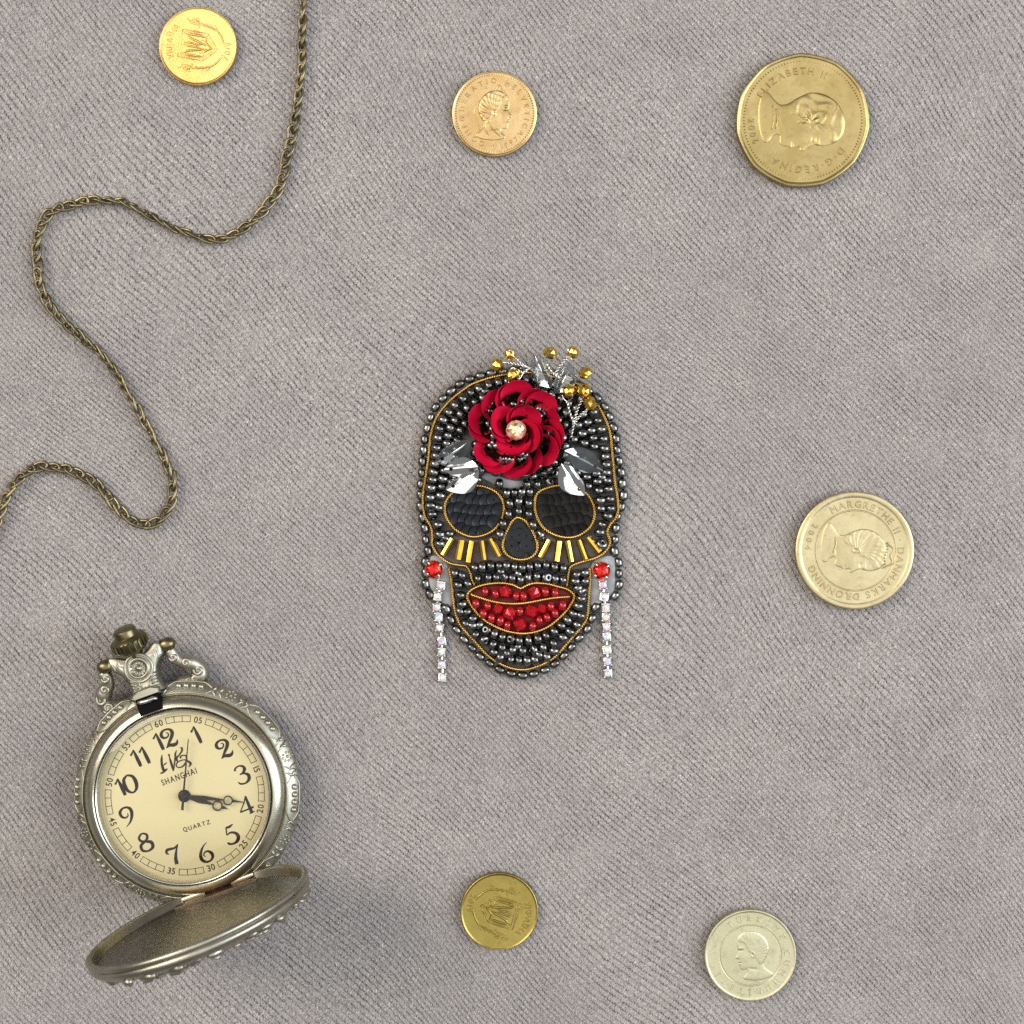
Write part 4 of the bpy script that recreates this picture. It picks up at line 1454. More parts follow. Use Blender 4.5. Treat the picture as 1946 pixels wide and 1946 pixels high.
def make_brooch():
    ZT = 14.0                                   # top of the felt
    root = thing("brooch", "beaded skull brooch with a red flower, gold sprigs and red lips", "brooch", (W(988, 990).x, W(988, 990).y, 0))

    def wp(pts, z):
        return [tuple(W(x, y, z)[:2]) for x, y in pts]

    felt = mat("charcoal_felt", (0.055, 0.052, 0.052), rough=0.95, var=((0.10, 0.097, 0.096), 0.06, 0.35, 0.65), bump=(0.5, 0.8, 0.6), sheen=0.2)
    pale = mat("pale_grey_felt", (0.26, 0.26, 0.265), rough=0.95, var=((0.36, 0.37, 0.37), 0.05, 0.35, 0.65), bump=(0.4, 0.8, 0.6), sheen=0.2)
    hem = mat("hematite_bead", (0.155, 0.155, 0.148), rough=0.19, metal=1.0, coat=0.7)
    vary(hem, 0.62, 1.30)
    gold_cord = mat("gold_purl", (0.42, 0.24, 0.050), rough=0.30, metal=1.0, var=((0.52, 0.32, 0.085), 0.03, 0.35, 0.65))
    seq = mat("matt_black_sequin", (0.007, 0.008, 0.010), rough=0.26, spec=0.28)
    seq2 = mat("warm_black_sequin", (0.007, 0.006, 0.0055), rough=0.28, spec=0.24)
    silver = mat("silver_wire", (0.72, 0.70, 0.66), rough=0.22, metal=1.0)

    # --- outlines (photo pixels)
    rimL = [ZA(*p) for p in [(905, 275), (800, 290), (690, 308), (590, 335), (490, 370), (410, 430), (340, 490), (275, 560), (225, 640), (192, 735), (168, 830), (155, 925), (145, 1025),
                             (140, 1122), (130, 1222), (125, 1320), (127, 1420), (145, 1515), (166, 1612), (172, 1705)]] + \
           [ZB(*p) for p in [(190, 655), (165, 750), (168, 845), (172, 935), (205, 1010)]]
    rimB = [ZB(*p) for p in [(345, 1130), (383, 1222), (430, 1308), (495, 1385), (557, 1457), (630, 1530), (705, 1585), (790, 1635), (880, 1668), (975, 1685),
                             (1075, 1670), (1165, 1640), (1245, 1588), (1320, 1525), (1388, 1450), (1450, 1378), (1515, 1300), (1560, 1210), (1588, 1118)]]
    rimR = [ZB(*p) for p in [(1750, 1020), (1785, 925), (1785, 830), (1780, 740), (1745, 655)]] + \
           [ZA(*p) for p in [(1752, 1700), (1756, 1610), (1765, 1515), (1800, 1425), (1820, 1330), (1812, 1228), (1800, 1125), (1785, 1025), (1765, 930), (1755, 840), (1735, 745), (1700, 655), (1655, 570), (1590, 495),
                             (1500, 430), (1400, 370), (1290, 320), (1180, 290), (1080, 275), (990, 270)]]
    cordU = [ZA(*p) for p in [(850, 312), (700, 345), (560, 395), (490, 440), (400, 510), (330, 580), (270, 660), (235, 740), (212, 830), (202, 920), (195, 1010), (180, 1110), (165, 1210), (150, 1310),
                              (150, 1420), (170, 1510), (212, 1580), (228, 1660), (225, 1720), (250, 1790), (300, 1845), (360, 1885)]]
    cordUL = cordU + [ZB(*p) for p in [(400, 757), (460, 766), (505, 772), (530, 795), (545, 835), (558, 885), (578, 932)]]
    cordR0 = [ZA(*p) for p in [(1610, 580), (1650, 650), (1690, 740), (1715, 840), (1724, 950), (1736, 1080), (1750, 1220), (1770, 1340), (1776, 1440), (1755, 1510), (1702, 1580), (1686, 1640), (1706, 1690), (1702, 1740),
                               (1662, 1800), (1600, 1840)]]
    cordUR = cordR0 + [ZB(*p) for p in [(1530, 722), (1450, 745), (1395, 768), (1370, 795), (1364, 840), (1355, 890), (1348, 940)]]
    topc = [ZA(*p) for p in [(850, 312), (1000, 300), (1150, 312), (1300, 360), (1450, 440), (1550, 515), (1610, 580)]]
    jaw = [ZB(*p) for p in [(365, 785), (380, 860), (390, 950), (400, 1040), (412, 1120), (432, 1200), (465, 1270), (520, 1335), (590, 1410), (660, 1490), (740, 1555), (830, 1605), (920, 1632),
                            (1010, 1635), (1100, 1610), (1190, 1570), (1270, 1510), (1340, 1430), (1400, 1360), (1470, 1280), (1510, 1220), (1526, 1150), (1530, 1060), (1538, 950), (1542, 860), (1540, 785)]]
    eyeL = [ZA(*p) for p in [(560, 1245), (650, 1250), (740, 1285), (795, 1335), (822, 1400), (820, 1470), (795, 1540), (740, 1610), (670, 1650), (580, 1670), (500, 1655), (420, 1610), (360, 1540), (332, 1470), (335, 1390), (372, 1325), (450, 1270)]]
    eyeR = [ZA(*p) for p in [(1290, 1240), (1390, 1250), (1480, 1285), (1540, 1345), (1575, 1415), (1580, 1485), (1560, 1560), (1510, 1620), (1430, 1665), (1340, 1675), (1240, 1650), (1160, 1600), (1110, 1530), (1082, 1440), (1085, 1350), (1115, 1295), (1190, 1260)]]
    nose = [ZA(*p) for p in [(930, 1510), (985, 1525), (1030, 1570), (1070, 1640), (1100, 1720), (1095, 1790), (1050, 1840), (980, 1860), (900, 1850), (840, 1810), (815, 1750), (825, 1680), (850, 1620), (885, 1550)]]
    lips = [ZB(*p) for p in [(525, 1000), (560, 965), (630, 935), (720, 918), (820, 915), (900, 930), (962, 958), (1010, 935), (1080, 915), (1180, 920), (1280, 945), (1350, 965), (1400, 1000), (1410, 1032),
                             (1390, 1080), (1340, 1150), (1270, 1220), (1190, 1280), (1090, 1320), (980, 1335), (870, 1320), (770, 1285), (680, 1235), (600, 1165), (545, 1090), (520, 1040)]]
    lipmid = [ZB(*p) for p in [(548, 1010), (620, 1035), (720, 1065), (830, 1083), (930, 1086), (1030, 1076), (1150, 1053), (1260, 1036), (1372, 1028)]]

    # --- felt backing: everything inside the rim row
    outline = rimL + rimB + rimR
    B = spline(wp(outline, 10), 6, True)
    area2 = sum(B[i][0] * B[(i + 1) % len(B)][1] - B[(i + 1) % len(B)][0] * B[i][1] for i in range(len(B)))
    if area2 < 0:
        B = B[::-1]
    mb = MB()
    mb.prism([tuple(p) for p in B], 0.3, ZT, 3.0)
    mb.build("felt_backing", felt, root, angle=60)
    # pale felt showing by the earrings and under the flower
    for poly in ([ZB(*p) for p in [(215, 690), (330, 730), (370, 860), (395, 1000), (400, 1100), (320, 1080), (250, 1010), (200, 900)]],
                 [ZB(*p) for p in [(1550, 780), (1640, 700), (1740, 700), (1750, 850), (1745, 960), (1700, 1030), (1600, 1090), (1540, 1080)]],
                 [ZA(*p) for p in [(620, 1160), (700, 1140), (900, 1200), (1080, 1200), (1000, 1255), (850, 1260), (760, 1235)]]):
        P = spline(wp(poly, ZT), 8, True)
        a2 = sum(P[i][0] * P[(i + 1) % len(P)][1] - P[(i + 1) % len(P)][0] * P[i][1] for i in range(len(P)))
        P = P if a2 > 0 else P[::-1]
        mb = MB()
        mb.prism([tuple(p) for p in P], ZT - 2, ZT + 0.7, 0.3)
        mb.build("pale_felt_patch", pale, root)
    brown = mat("brown_lining", (0.085, 0.065, 0.062), rough=0.9, var=((0.13, 0.11, 0.11), 0.05, 0.35, 0.65), bump=(0.4, 0.6, 0.6))
    for poly in ([ZA(*p) for p in [(350, 1660), (500, 1690), (650, 1690), (790, 1640), (830, 1780), (800, 1870), (560, 1900), (400, 1880), (280, 1800)]],
                 [ZA(*p) for p in [(1110, 1640), (1240, 1690), (1400, 1700), (1530, 1650), (1660, 1780), (1580, 1835), (1420, 1880), (1200, 1900), (1100, 1860)]]):
        P = spline(wp(poly, ZT), 8, True)
        a2 = sum(P[i][0] * P[(i + 1) % len(P)][1] - P[(i + 1) % len(P)][0] * P[i][1] for i in range(len(P)))
        P = P if a2 > 0 else P[::-1]
        mb = MB()
        mb.prism([tuple(p) for p in P], ZT - 2, ZT + 0.6, 0.3)
        mb.build("lining_patch", brown, root)

    # --- gold purl cords: a coil, ribbed
    def coil(pts, closed, name, r=3.05, z=19.0, pitch=4.6, label=None):
        r *= 1.18
        z += 1.0
        C = spline(wp(pts, z), pitch / 4, closed)
        n = len(C)
        mb = MB()
        vs, fs = [], []
        sides = 7
        zs = [0.0] * n
        for i in range(n):
            t = C[(i + 1) % n] - C[i - 1] if closed else C[min(i + 1, n - 1)] - C[max(i - 1, 0)]
            t = t / (np.linalg.norm(t) + 1e-9)
            nx = np.array([-t[1], t[0]])
            rr = r * (1.0, 0.90, 0.52, 0.90)[i % 4]
            for k in range(sides):
                a = 2 * math.pi * k / sides
                sk = 0.85 * math.cos(a)
                vs.append((C[i][0] + nx[0] * rr * math.cos(a) + t[0] * sk, C[i][1] + nx[1] * rr * math.cos(a) + t[1] * sk, z + rr * math.sin(a)))
        for i in range(n if closed else n - 1):
            j = (i + 1) % n
            for k in range(sides):
                l = (k + 1) % sides
                fs.append((i * sides + k, j * sides + k, j * sides + l, i * sides + l))
        mb.add(vs, fs)
        return mb.build(name, gold_cord, root, label=label)
    coil(cordUL, False, "gold_cord", 2.9, 18.5)
    coil(cordUR, False, "gold_cord", 3.1, 18.5)
    coil(topc, False, "gold_cord", 2.3, 17.5)
    coil(jaw, False, "gold_cord", 2.9, 18.5)
    coil(eyeL, True, "gold_cord", 3.2, 20)
    coil(eyeR, True, "gold_cord", 3.4, 20)
    coil(nose, True, "gold_cord", 3.3, 20)
    coil(lips, True, "gold_cord", 3.0, 21)
    coil(lipmid, False, "gold_cord", 3.2, 23)

    # --- hematite seed beads
    def bead_mesh(rad, hl, hole=2.0):
        mb = MB()
        prof = [(hole, -hl * 0.80)]
        for t in np.linspace(-1, 1, 9):
            prof.append((hole + 1.0 + (rad - hole - 1.0) * (1 - abs(t) ** 2.6) ** 0.5, hl * t * (0.96 + 0.04 * abs(t))))
        prof.append((hole, hl * 0.80))
        mb.lathe(prof, 16, M=Matrix.Rotation(math.pi / 2, 4, 'Y'), closed=True)       # hole along local x
        return mb.mesh("bead", hem)
    rim_me = bead_mesh(8.8, 10.6)
    rim_me2 = bead_mesh(8.2, 9.8)
    in_me = [bead_mesh(10.8, 8.1), bead_mesh(10.2, 7.6), bead_mesh(11.2, 8.5)]
    beads = []                                             # (pos, angle, tilt, mesh, spacing class)

    def ori(ang, tilt=0.0, roll=0.0):
        return Matrix.Rotation(ang, 3, 'Z') @ Matrix.Rotation(tilt, 3, 'Y') @ Matrix.Rotation(roll, 3, 'X')

    def rim_row(pts, step):
        C = spline(wp(pts, 12), step)
        for i in range(len(C)):
            t = C[min(i + 1, len(C) - 1)] - C[max(i - 1, 0)]
            beads.append(((C[i][0] + rnd.uniform(-0.5, 0.5), C[i][1] + rnd.uniform(-0.5, 0.5), 11.5 + rnd.uniform(-0.8, 0.8)),
                          math.atan2(t[1], t[0]) + rnd.uniform(-.12, .12), rnd.uniform(-.1, .1), rim_me if rnd.random() < .7 else rim_me2, 1))
    rim_row(rimL, 21.6)
    rim_row(rimB, 21.8)
    rim_row(rimR, 21.6)

    # inner beads: rows inset from the cord, then the gaps
    z = 21.0
    eL, eR, no, lp = (spline(wp(q, z), 5, True) for q in (eyeL, eyeR, nose, lips))
    upper = spline(wp(cordU + [ZB(400, 757), ZB(515, 772), ZB(960, 745), ZB(1395, 768)] + [ZB(1450, 745), ZB(1530, 722)] + cordR0[::-1] + topc[::-1][1:-1], z), 5, True)
    jawp = spline(wp(jaw, z), 5, True)
    jawarea = np.array(list(jawp))
    lash = [spline(wp(q, z), 6, True) for q in ([ZA(*p) for p in [(300, 1750), (385, 1668), (500, 1690), (600, 1700), (740, 1650), (830, 1840), (700, 1895), (420, 1900)]],
                                                [ZA(*p) for p in [(1090, 1850), (1190, 1650), (1330, 1705), (1450, 1690), (1545, 1630), (1660, 1790), (1560, 1870), (1300, 1900)]])]
    bare = [spline(wp(q, z), 6, True) for q in ([ZA(*p) for p in [(600, 1180), (680, 1130), (900, 1190), (1010, 1190), (960, 1235), (820, 1262), (740, 1225)]],
                                                [ZA(*p) for p in [(460, 800), (560, 700), (560, 1000), (460, 1000)]],
                                                [ZA(*p) for p in [(1345, 880), (1400, 860), (1620, 960), (1640, 1080), (1500, 1150), (1340, 1000)]])]
    rose_c = W(*ZA(930, 780), z)
    placed = []

    def free(x, y, dmin):
        for a, b in placed:
            if (a - x) ** 2 + (b - y) ** 2 < dmin * dmin:
                return False
        return True

    def put(x, y, ang, zz=21.0):
        placed.append((x, y))
        beads.append(((x, y, zz + rnd.uniform(-0.7, 1.0)), ang, rnd.uniform(-.24, .24) if rnd.random() > .07 else rnd.choice((-1, 1)) * rnd.uniform(.6, 1.2), rnd.choice(in_me), 0))

    def inset_row(P, dist, step, test, closed=True, sgn=1, start=0.0, dmin=13.2):
        """walk along the curve at an inward offset"""
        n = len(P)
        Q = []
        for i in range(n):
            t = P[(i + 1) % n] - P[i - 1] if closed else P[min(i + 1, n - 1)] - P[max(i - 1, 0)]
            t = t / (np.linalg.norm(t) + 1e-9)
            Q.append(P[i] + np.array([-t[1], t[0]]) * dist * sgn)
        Q = np.array(Q)
        ok = dist_line(P, Q[:, 0], Q[:, 1], closed) > dist - 1.2
        acc = 1e9
        prev = None
        for i in range(n):
            if prev is not None:
                acc += np.linalg.norm(Q[i] - prev)
            prev = Q[i]
            if not ok[i] or acc < step:
                continue
            x, y = Q[i]
            if test(x, y) and free(x, y, dmin):
                t = Q[(i + 1) % n] - Q[i - 1]
                put(x, y, math.atan2(t[1], t[0]) + rnd.uniform(-.2, .2))
                acc = 0.0

    def orient(P):
        a2 = sum(P[i][0] * P[(i + 1) % len(P)][1] - P[(i + 1) % len(P)][0] * P[i][1] for i in range(len(P)))
        return P if a2 > 0 else P[::-1]
    upper = orient(upper)
    lp_o = orient(lp)

    # two rows under the nose, three of them by eye
    for row in ([(580, 785), (645, 782), (715, 770), (780, 770), (845, 768), (915, 780), (978, 785), (1040, 778), (1105, 768), (1175, 765), (1247, 780), (1316, 790)],
                [(608, 878), (692, 868), (760, 866), (826, 866), (895, 872), (964, 885), (1033, 868), (1097, 858), (1182, 868), (1250, 878), (1315, 888)]):
        for x, y in row:
            p = W(*ZB(x, y), z)
            put(p.x, p.y, rnd.uniform(-.18, .18))
    # between the eyes
    for x, y in [(850, 1305), (910, 1300), (975, 1295), (1042, 1295), (875, 1392), (948, 1375), (1025, 1390), (862, 1480), (948, 1458), (1030, 1480), (815, 1560), (1068, 1570), (792, 1650), (1122, 1655),
                 (785, 1228), (1108, 1232), (1205, 1205)]:
        p = W(*ZA(x, y), z)
        put(p.x, p.y, rnd.uniform(-.5, .5) if y > 1500 else rnd.uniform(-.2, .2))

    def in_upper(x, y):
        if not inside(upper, x, y) or dist_line(upper, x, y) < 10.5:
            return False
        for q in (eL, eR, no):
            if inside(q, x, y) or dist_line(q, x, y) < 11.5:
                return False
        for q in lash + bare:
            if inside(q, x, y):
                return False
        if (x - rose_c.x) ** 2 + (y - rose_c.y) ** 2 < 56 ** 2:
            return False
        if y < W(0, ZB(0, 690)[1], z).y:
            return False
        return True
    for k, d in enumerate((13.8, 32.6, 51.2, 69.8, 88.0)):
        inset_row(upper, d, 14.6 if k % 2 else 14.8, in_upper)

    def in_jaw(x, y):
        if not inside(jawp, x, y) or dist_line(jawp, x, y, False) < 9.0:
            return False
        if inside(lp, x, y) or dist_line(lp, x, y) < 10.5:
            return False
        if y > W(0, ZB(0, 775)[1], z).y:
            return False
        for c in (cordUL, cordUR):
            if dist_line(np.array(wp(c, z)), x, y, False) < 10.5:
                return False
        return True
    for k, d in enumerate((13.4, 32.4, 51.0, 69.5)):
        inset_row(lp_o, d, 14.8, in_jaw, sgn=-1, dmin=13.0)
    # close the gaps that are left
    for test, (xa, xb, ya, yb) in ((in_upper, (W(780, 0, z).x, W(1195, 0, z).x, W(0, 1080, z).y, W(0, 690, z).y)),
                                   (in_jaw, (W(840, 0, z).x, W(1135, 0, z).x, W(0, 1290, z).y, W(0, 1070, z).y))):
        for dm in (14.2, 13.0, 11.8):
            for _ in range(4000):
                x, y = rnd.uniform(xa, xb), rnd.uniform(ya, yb)
                if free(x, y, dm) and test(x, y):
                    put(x, y, rnd.uniform(-1.5, 1.5), 20.0)

    # the 300 in plainest view are beads of their own, the rest one mass (those half under the flower)
    beads.sort(key=lambda b: -((b[0][0] - rose_c.x) ** 2 + (b[0][1] - rose_c.y) ** 2) + (-1e7 if b[4] else 0))
    rest = MB()
    for i, (pos, ang, tilt, me, cls) in enumerate(beads):
        R = ori(ang, tilt)
        s = rnd.uniform(0.91, 1.07)
        if i < 300:
            inst(me, "bead", root, pos, R, s)
        else:
            M4 = R.to_4x4()
            rest.add([Vector(pos) + (R @ (Vector(v.co) / U)) * s for v in me.vertices], [tuple(p.vertices) for p in me.polygons])
    if rest.v:
        o = rest.build("bead_filling", hem, root, label="dark beads around the flower")
        o['kind'] = 'stuff'

    # --- sequins in eyes and nose
    def sequin_mesh(m):
        mb = MB()
        mb.lathe([(1.7, 0.35), (11.2, 0.55), (12.9, 0.95), (13.0, 0.45), (11.2, 0.0), (1.7, -0.2)], 30, closed=True)
        return mb.mesh("sequin", m, angle=50)
    sm1, sm2 = sequin_mesh(seq), sequin_mesh(seq2)

    def fill_eye(poly, me, sgn):
        P = spline(wp(poly, 17), 5, True)
        x0, y0 = P.min(0)
        x1, y1 = P.max(0)
        rows = 5
        order = 0
        for r in range(rows):
            y = y1 - 8 - (y1 - y0 - 20) * r / (rows - 1)
            xs = np.arange(x0 + 3, x1, 14.0)
            if sgn < 0:
                xs = xs[::-1]
            zr = 17.2 + 0.35 * r
            for i, x in enumerate(xs):
                xx = x + (6 * (r % 2)) * sgn + rnd.uniform(-1.5, 1.5)
                yy = y + rnd.uniform(-2, 2) + 2.5 * math.sin(i)
                if not inside(P, xx, yy) or dist_line(P, xx, yy) < 4.5:
                    continue
                R = Matrix.Rotation(math.radians(12 * sgn + rnd.uniform(-2, 2)), 3, 'Y') @ Matrix.Rotation(math.radians(9 + rnd.uniform(-1.5, 1.5)), 3, 'X')
                inst(me, "sequin", root, (xx, yy, 18.4 + 0.35 * r + 0.05 * i), R)
                order += 1
    fill_eye(eyeL, sm1, 1)
    fill_eye(eyeR, sm2, -1)
    for i, (x, y) in enumerate([(955, 1600), (900, 1640), (1010, 1660), (860, 1790), (1060, 1760), (960, 1825), (950, 1655), (890, 1672), (888, 1742), (942, 1785), (1012, 1745)]):
        p = W(*ZA(x, y), 18)
        R = Matrix.Rotation(math.radians(rnd.uniform(-6, 6)), 3, 'X') @ Matrix.Rotation(math.radians(rnd.uniform(-6, 6)), 3, 'Y')
        inst(sm1, "sequin", root, (p.x, p.y, 16.6 + 0.8 * i), R, 1.0)

    # --- gold bugle beads, the lashes
    gb = mat("gold_lined_glass", (0.62, 0.36, 0.035), rough=0.16, metal=1.0, coat=0.6, var=((0.80, 0.52, 0.07), 0.05, 0.3, 0.7))
    for a, b in (((393, 540), (312, 680)), ((468, 552), (437, 718)), ((557, 560), (527, 742)), ((638, 557), (662, 722)), ((708, 540), (788, 692)),
                 ((1203, 552), (1127, 698)), ((1287, 560), (1263, 733)), ((1353, 560), (1387, 738)), ((1447, 552), (1508, 718)), ((1522, 528), (1622, 658))):
        p, q = W(*ZB(*a), 20), W(*ZB(*b), 20)
        d = (q - p)
        L2 = d.length / 2
        mb = MB()
        prof = [(2.8, -L2), (6.0, -L2), (6.6, -L2 + 0.6), (6.6, L2 - 0.6), (6.0, L2), (2.8, L2)]
        mb.lathe(prof, 9, closed=True, M=Matrix.Translation((p + q) / 2 + Vector((0, 0, 1.0))) @ d.to_track_quat('Z', 'Y').to_matrix().to_4x4() @ Matrix.Rotation(rnd.uniform(0, 1), 4, 'Z'))
        mb.build("bugle_bead", gb, root, smooth=False)

    # --- red lips
    red_g = mat("red_glass", (0.46, 0.0012, 0.008), rough=0.04, trans=0.35, ior=1.55, coat=0.3)
    redf = mat("red_satin_ground", (0.13, 0.002, 0.004), rough=0.7, bump=(0.4, 0.6, 0.5))
    P = orient(spline(wp(lips, 16), 6, True))
    mb = MB()
    mb.prism([tuple(p) for p in P], ZT - 2, ZT + 1.2, 0.4)
    mb.build("lip_ground", redf, root)
    mb = MB()
    prof = [(1.8, -5.6)] + [(2.6 + 6.0 * (1 - abs(t) ** 2.4) ** 0.5, 6.6 * t) for t in np.linspace(-1, 1, 9)] + [(1.8, 5.6)]
    mb.lathe(prof, 16, M=Matrix.Rotation(math.pi / 2, 4, 'Y'), closed=True)
    rb = mb.mesh("red_bead", red_g)

    def bicone(rad, hl, name, m, n=8):
        mb = MB()
        r2 = random.Random(3)
        lv = [(2.2, -hl), (rad * 0.72, -hl * 0.55), (rad, 0), (rad * 0.72, hl * 0.55), (2.2, hl)]
        vs, fs = [], []
        for j, (r, zz) in enumerate(lv):
            for i in range(n):
                a = 2 * math.pi * (i + 0.5 * (j % 2)) / n
                vs.append((r * math.cos(a), r * math.sin(a), zz))
        for j in range(len(lv) - 1):
            for i in range(n):
                k = (i + 1) % n
                if j % 2 == 0:
                    fs += [(j * n + i, j * n + k, (j + 1) * n + i), (j * n + k, (j + 1) * n + k, (j + 1) * n + i)]
                else:
                    fs += [(j * n + i, j * n + k, (j + 1) * n + k), (j * n + i, (j + 1) * n + k, (j + 1) * n + i)]
        fs.append(tuple(range(n))[::-1])
        fs.append(tuple((len(lv) - 1) * n + i for i in range(n)))
        mb.add(vs, fs)
        return mb.mesh(name, m, smooth=False)
    red_f = mat("red_cut_glass", (0.48, 0.003, 0.011), rough=0.06, metal=0.35, coat=0.8)
    fb = bicone(12.5, 11.5, "faceted_red_bead", red_f, 6)
    for x, y in [(665, 985), (752, 1002), (925, 1022), (986, 1024), (1168, 985), (1252, 995), (590, 1085), (688, 1105), (958, 1150), (1215, 1108), (1312, 1100),
                 (652, 1168), (720, 1205), (795, 1227), (1120, 1222), (1182, 1200), (1250, 1165), (855, 1265), (1062, 1272)]:
        p = W(*ZB(x, y), 21)
        inst(rb, "red_bead", root, (p.x, p.y, 21.5 + rnd.uniform(-1, 1)), ori(rnd.uniform(-.3, .3), rnd.uniform(-.1, .1)), rnd.uniform(1.10, 1.24))
    for x, y, s in [(835, 985, 1.0), (1080, 993, 1.0), (775, 1130, 0.8), (870, 1162, 1.05), (1052, 1150, 1.05), (1142, 1126, 0.78), (958, 1258, 1.05)]:
        p = W(*ZB(x, y), 23)
        inst(fb, "faceted_red_bead", root, (p.x, p.y, 23.5), Matrix.Rotation(rnd.uniform(-.5, .5), 3, 'Z') @ Matrix.Rotation(math.pi / 2, 3, 'Y') @ Matrix.Rotation(rnd.uniform(0, 1), 3, 'Z'), s * 1.12)

    # --- earrings: a red stone in claws, then a row of cup-set crystals
    fac = [mat("crystal_%s" % n, c, rough=0.08, metal=0.25, coat=0.8) for n, c in
           (("white", (0.90, 0.90, 0.93)), ("rose", (0.85, 0.42, 0.55)), ("lilac", (0.50, 0.40, 0.85)), ("peach", (0.95, 0.70, 0.42)), ("aqua", (0.18, 0.50, 0.70)), ("mint", (0.65, 0.90, 0.70)))]
    redst = mat("red_crystal", (0.62, 0.004, 0.003), rough=0.10, metal=0.5, coat=0.15)
    redst2 = mat("deep_red_crystal", (0.22, 0.001, 0.002), rough=0.10, metal=0.5, coat=0.15)
    redst3 = mat("orange_red_crystal", (0.92, 0.06, 0.015), rough=0.08, metal=0.5, coat=0.25)

    def chaton(r, h, mats, name, picker, n=8):
        """round brilliant seen from above: table, star facets, girdle"""
        mb = MB()
        vs, fs, ms = [], [], []
        lev = [(0.50, h, 0.0), (0.78, h * 0.62, 0.5), (1.0, h * 0.1, 0.0), (0.9, -h * 0.5, 0.0)]
        for rr, zz, o in lev:
            for i in range(n):
                a = 2 * math.pi * (i + o) / n
                vs.append((r * rr * math.cos(a), r * rr * math.sin(a), zz))
        c = len(vs)
        vs.append((r * 0.05, -r * 0.03, h * 0.93))
        for i in range(n):
            k = (i + 1) % n
            fs.append((c, i, k))
            fs.append((i, n + i, k))
            fs.append((n + i, n + k, k))
            fs.append((n + i, 2 * n + i, 2 * n + k))
            fs.append((n + i, 2 * n + k, n + k))
            fs.append((2 * n + i, 3 * n + i, 3 * n + k, 2 * n + k))
        me = bpy.data.meshes.new(name)
        me.from_pydata([(x * U, y * U, q * U) for x, y, q in vs], [], fs)
        for m in mats:
            me.materials.append(m)
        me.polygons.foreach_set("material_index", [picker(i) for i in range(len(fs))])
        me.update()
        return me
    pk = random.Random(12)
    crys = []
    for center in (1, 2, 4, 3, 5, 0, 1):
        def pick(i, c=center):
            if i % 6 == 0:
                return c if pk.random() < .8 else 0
            return pk.choice([0, 0, 0, 0, 0, 1, 3, 5, 2])
        crys.append(chaton(7.0, 4.0, fac, "crystal", pick))
    red_me = chaton(16.6, 7.5, [redst, redst2, redst3], "red_stone", lambda i: pk.choice([0, 0, 1, 2, 0]), 10)
    for stone, chain in (((240, 800), [(295, 935), (270, 1022), (262, 1118), (276, 1196), (288, 1287), (303, 1398), (303, 1490), (305, 1592), (310, 1700)]),
                         ((1638, 812), [(1650, 930), (1660, 1028), (1674, 1118), (1676, 1200), (1680, 1283), (1680, 1365), (1682, 1470), (1688, 1570), (1690, 1668)])):
        mb = MB()
        zs = 17.0
        pr = W(*ZB(*stone), 22)
        MT = Matrix.Translation((pr.x, pr.y, 0))
        mb.lathe([(15.5, 14), (17.2, 15), (17.6, 20.5), (16.6, 21.5), (16.0, 20), (15.4, 15)], 28, closed=True, M=MT)
        for i in range(4):
            a = math.radians(38 + 90 * i)
            d = Vector((math.cos(a), math.sin(a), 0))
            mb.tube([Vector((pr.x, pr.y, 17)) + d * 18.2, Vector((pr.x, pr.y, 23)) + d * 18.0, Vector((pr.x, pr.y, 26)) + d * 14.6, Vector((pr.x, pr.y, 26.6)) + d * 12.4], [2.4, 2.6, 2.6, 1.8], 8)
        pos = []
        for i, (x, y) in enumerate(chain):
            zc = 19.0 if i < 2 else max(5.0, 19.0 - 5.5 * (i - 1))
            pos.append(W(*ZB(x, y), zc + 4))
        for i, p in enumerate(pos):
            zc = p.z - 4
            tw = rnd.uniform(-0.16, 0.16)
            MQ = Matrix.Translation((p.x, p.y, 0)) @ Matrix.Rotation(tw, 4, 'Z')
            mb.box(-8.5, 8.5, -9.2, 9.2, zc - 4, zc + 3.2, bev=1.6, M=MQ)
            for sx in (1, -1):
                for sy in (1, -1):
                    mb.ball(MQ @ Vector((sx * 6.6, sy * 6.6, zc + 4.2)), 2.2, 7, 5)
            q = pos[i - 1] if i else pr
            mb.tube([Vector((q.x, q.y, (q.z if i else 20) - 6)), Vector((p.x, p.y, zc - 1))], 2.4, 6)
        ear = mb.build("earring", silver, root, angle=45)
        inst(red_me, "red_stone", ear, (pr.x, pr.y, 20.5), Matrix.Rotation(rnd.uniform(0, 1), 3, 'Z'))
        for i, p in enumerate(pos):
            R = Matrix.Rotation(rnd.uniform(0, 6), 3, 'Z') @ Matrix.Rotation(math.radians(rnd.uniform(-17, 17)), 3, 'X') @ Matrix.Rotation(math.radians(rnd.uniform(-17, 17)), 3, 'Y')
            inst(crys[(i * 3 + int(pr.x > 0)) % len(crys)], "crystal", ear, (p.x, p.y, p.z), R)

    # --- the flower
    red = mat("crimson_foil", (0.78, 0.006, 0.045), rough=0.30, metal=0.25, coat=0.55, var=((0.86, 0.010, 0.060), 0.02, 0.35, 0.65), bump=(0.5, 0.1, 0.2))
    back = mat("brown_foil", (0.085, 0.042, 0.026), rough=0.22, metal=0.9)

    def dish(r, depth, mats, name):
        mb = MB()
        K = [0.08, 0.3, 0.5, 0.7, 0.87, 1.0]
        n = 36
        top = [(r * k, depth * k * k) for k in K]
        bot = [(r * k, depth * k * k - 0.7) for k in K[::-1]]
        prof = top + bot
        mb.lathe(prof, n, closed=True)
        for i, f in enumerate(mb.f):
            t = i % len(prof)
            mb.m[i] = 0 if t < len(K) else 1
        return mb.mesh(name, mats, angle=60)
    petal = dish(31, 10.5, [red, back], "petal")
    inner = dish(22, 6.5, [back, back], "sequin")
    cx, cy = ZA(925, 782)
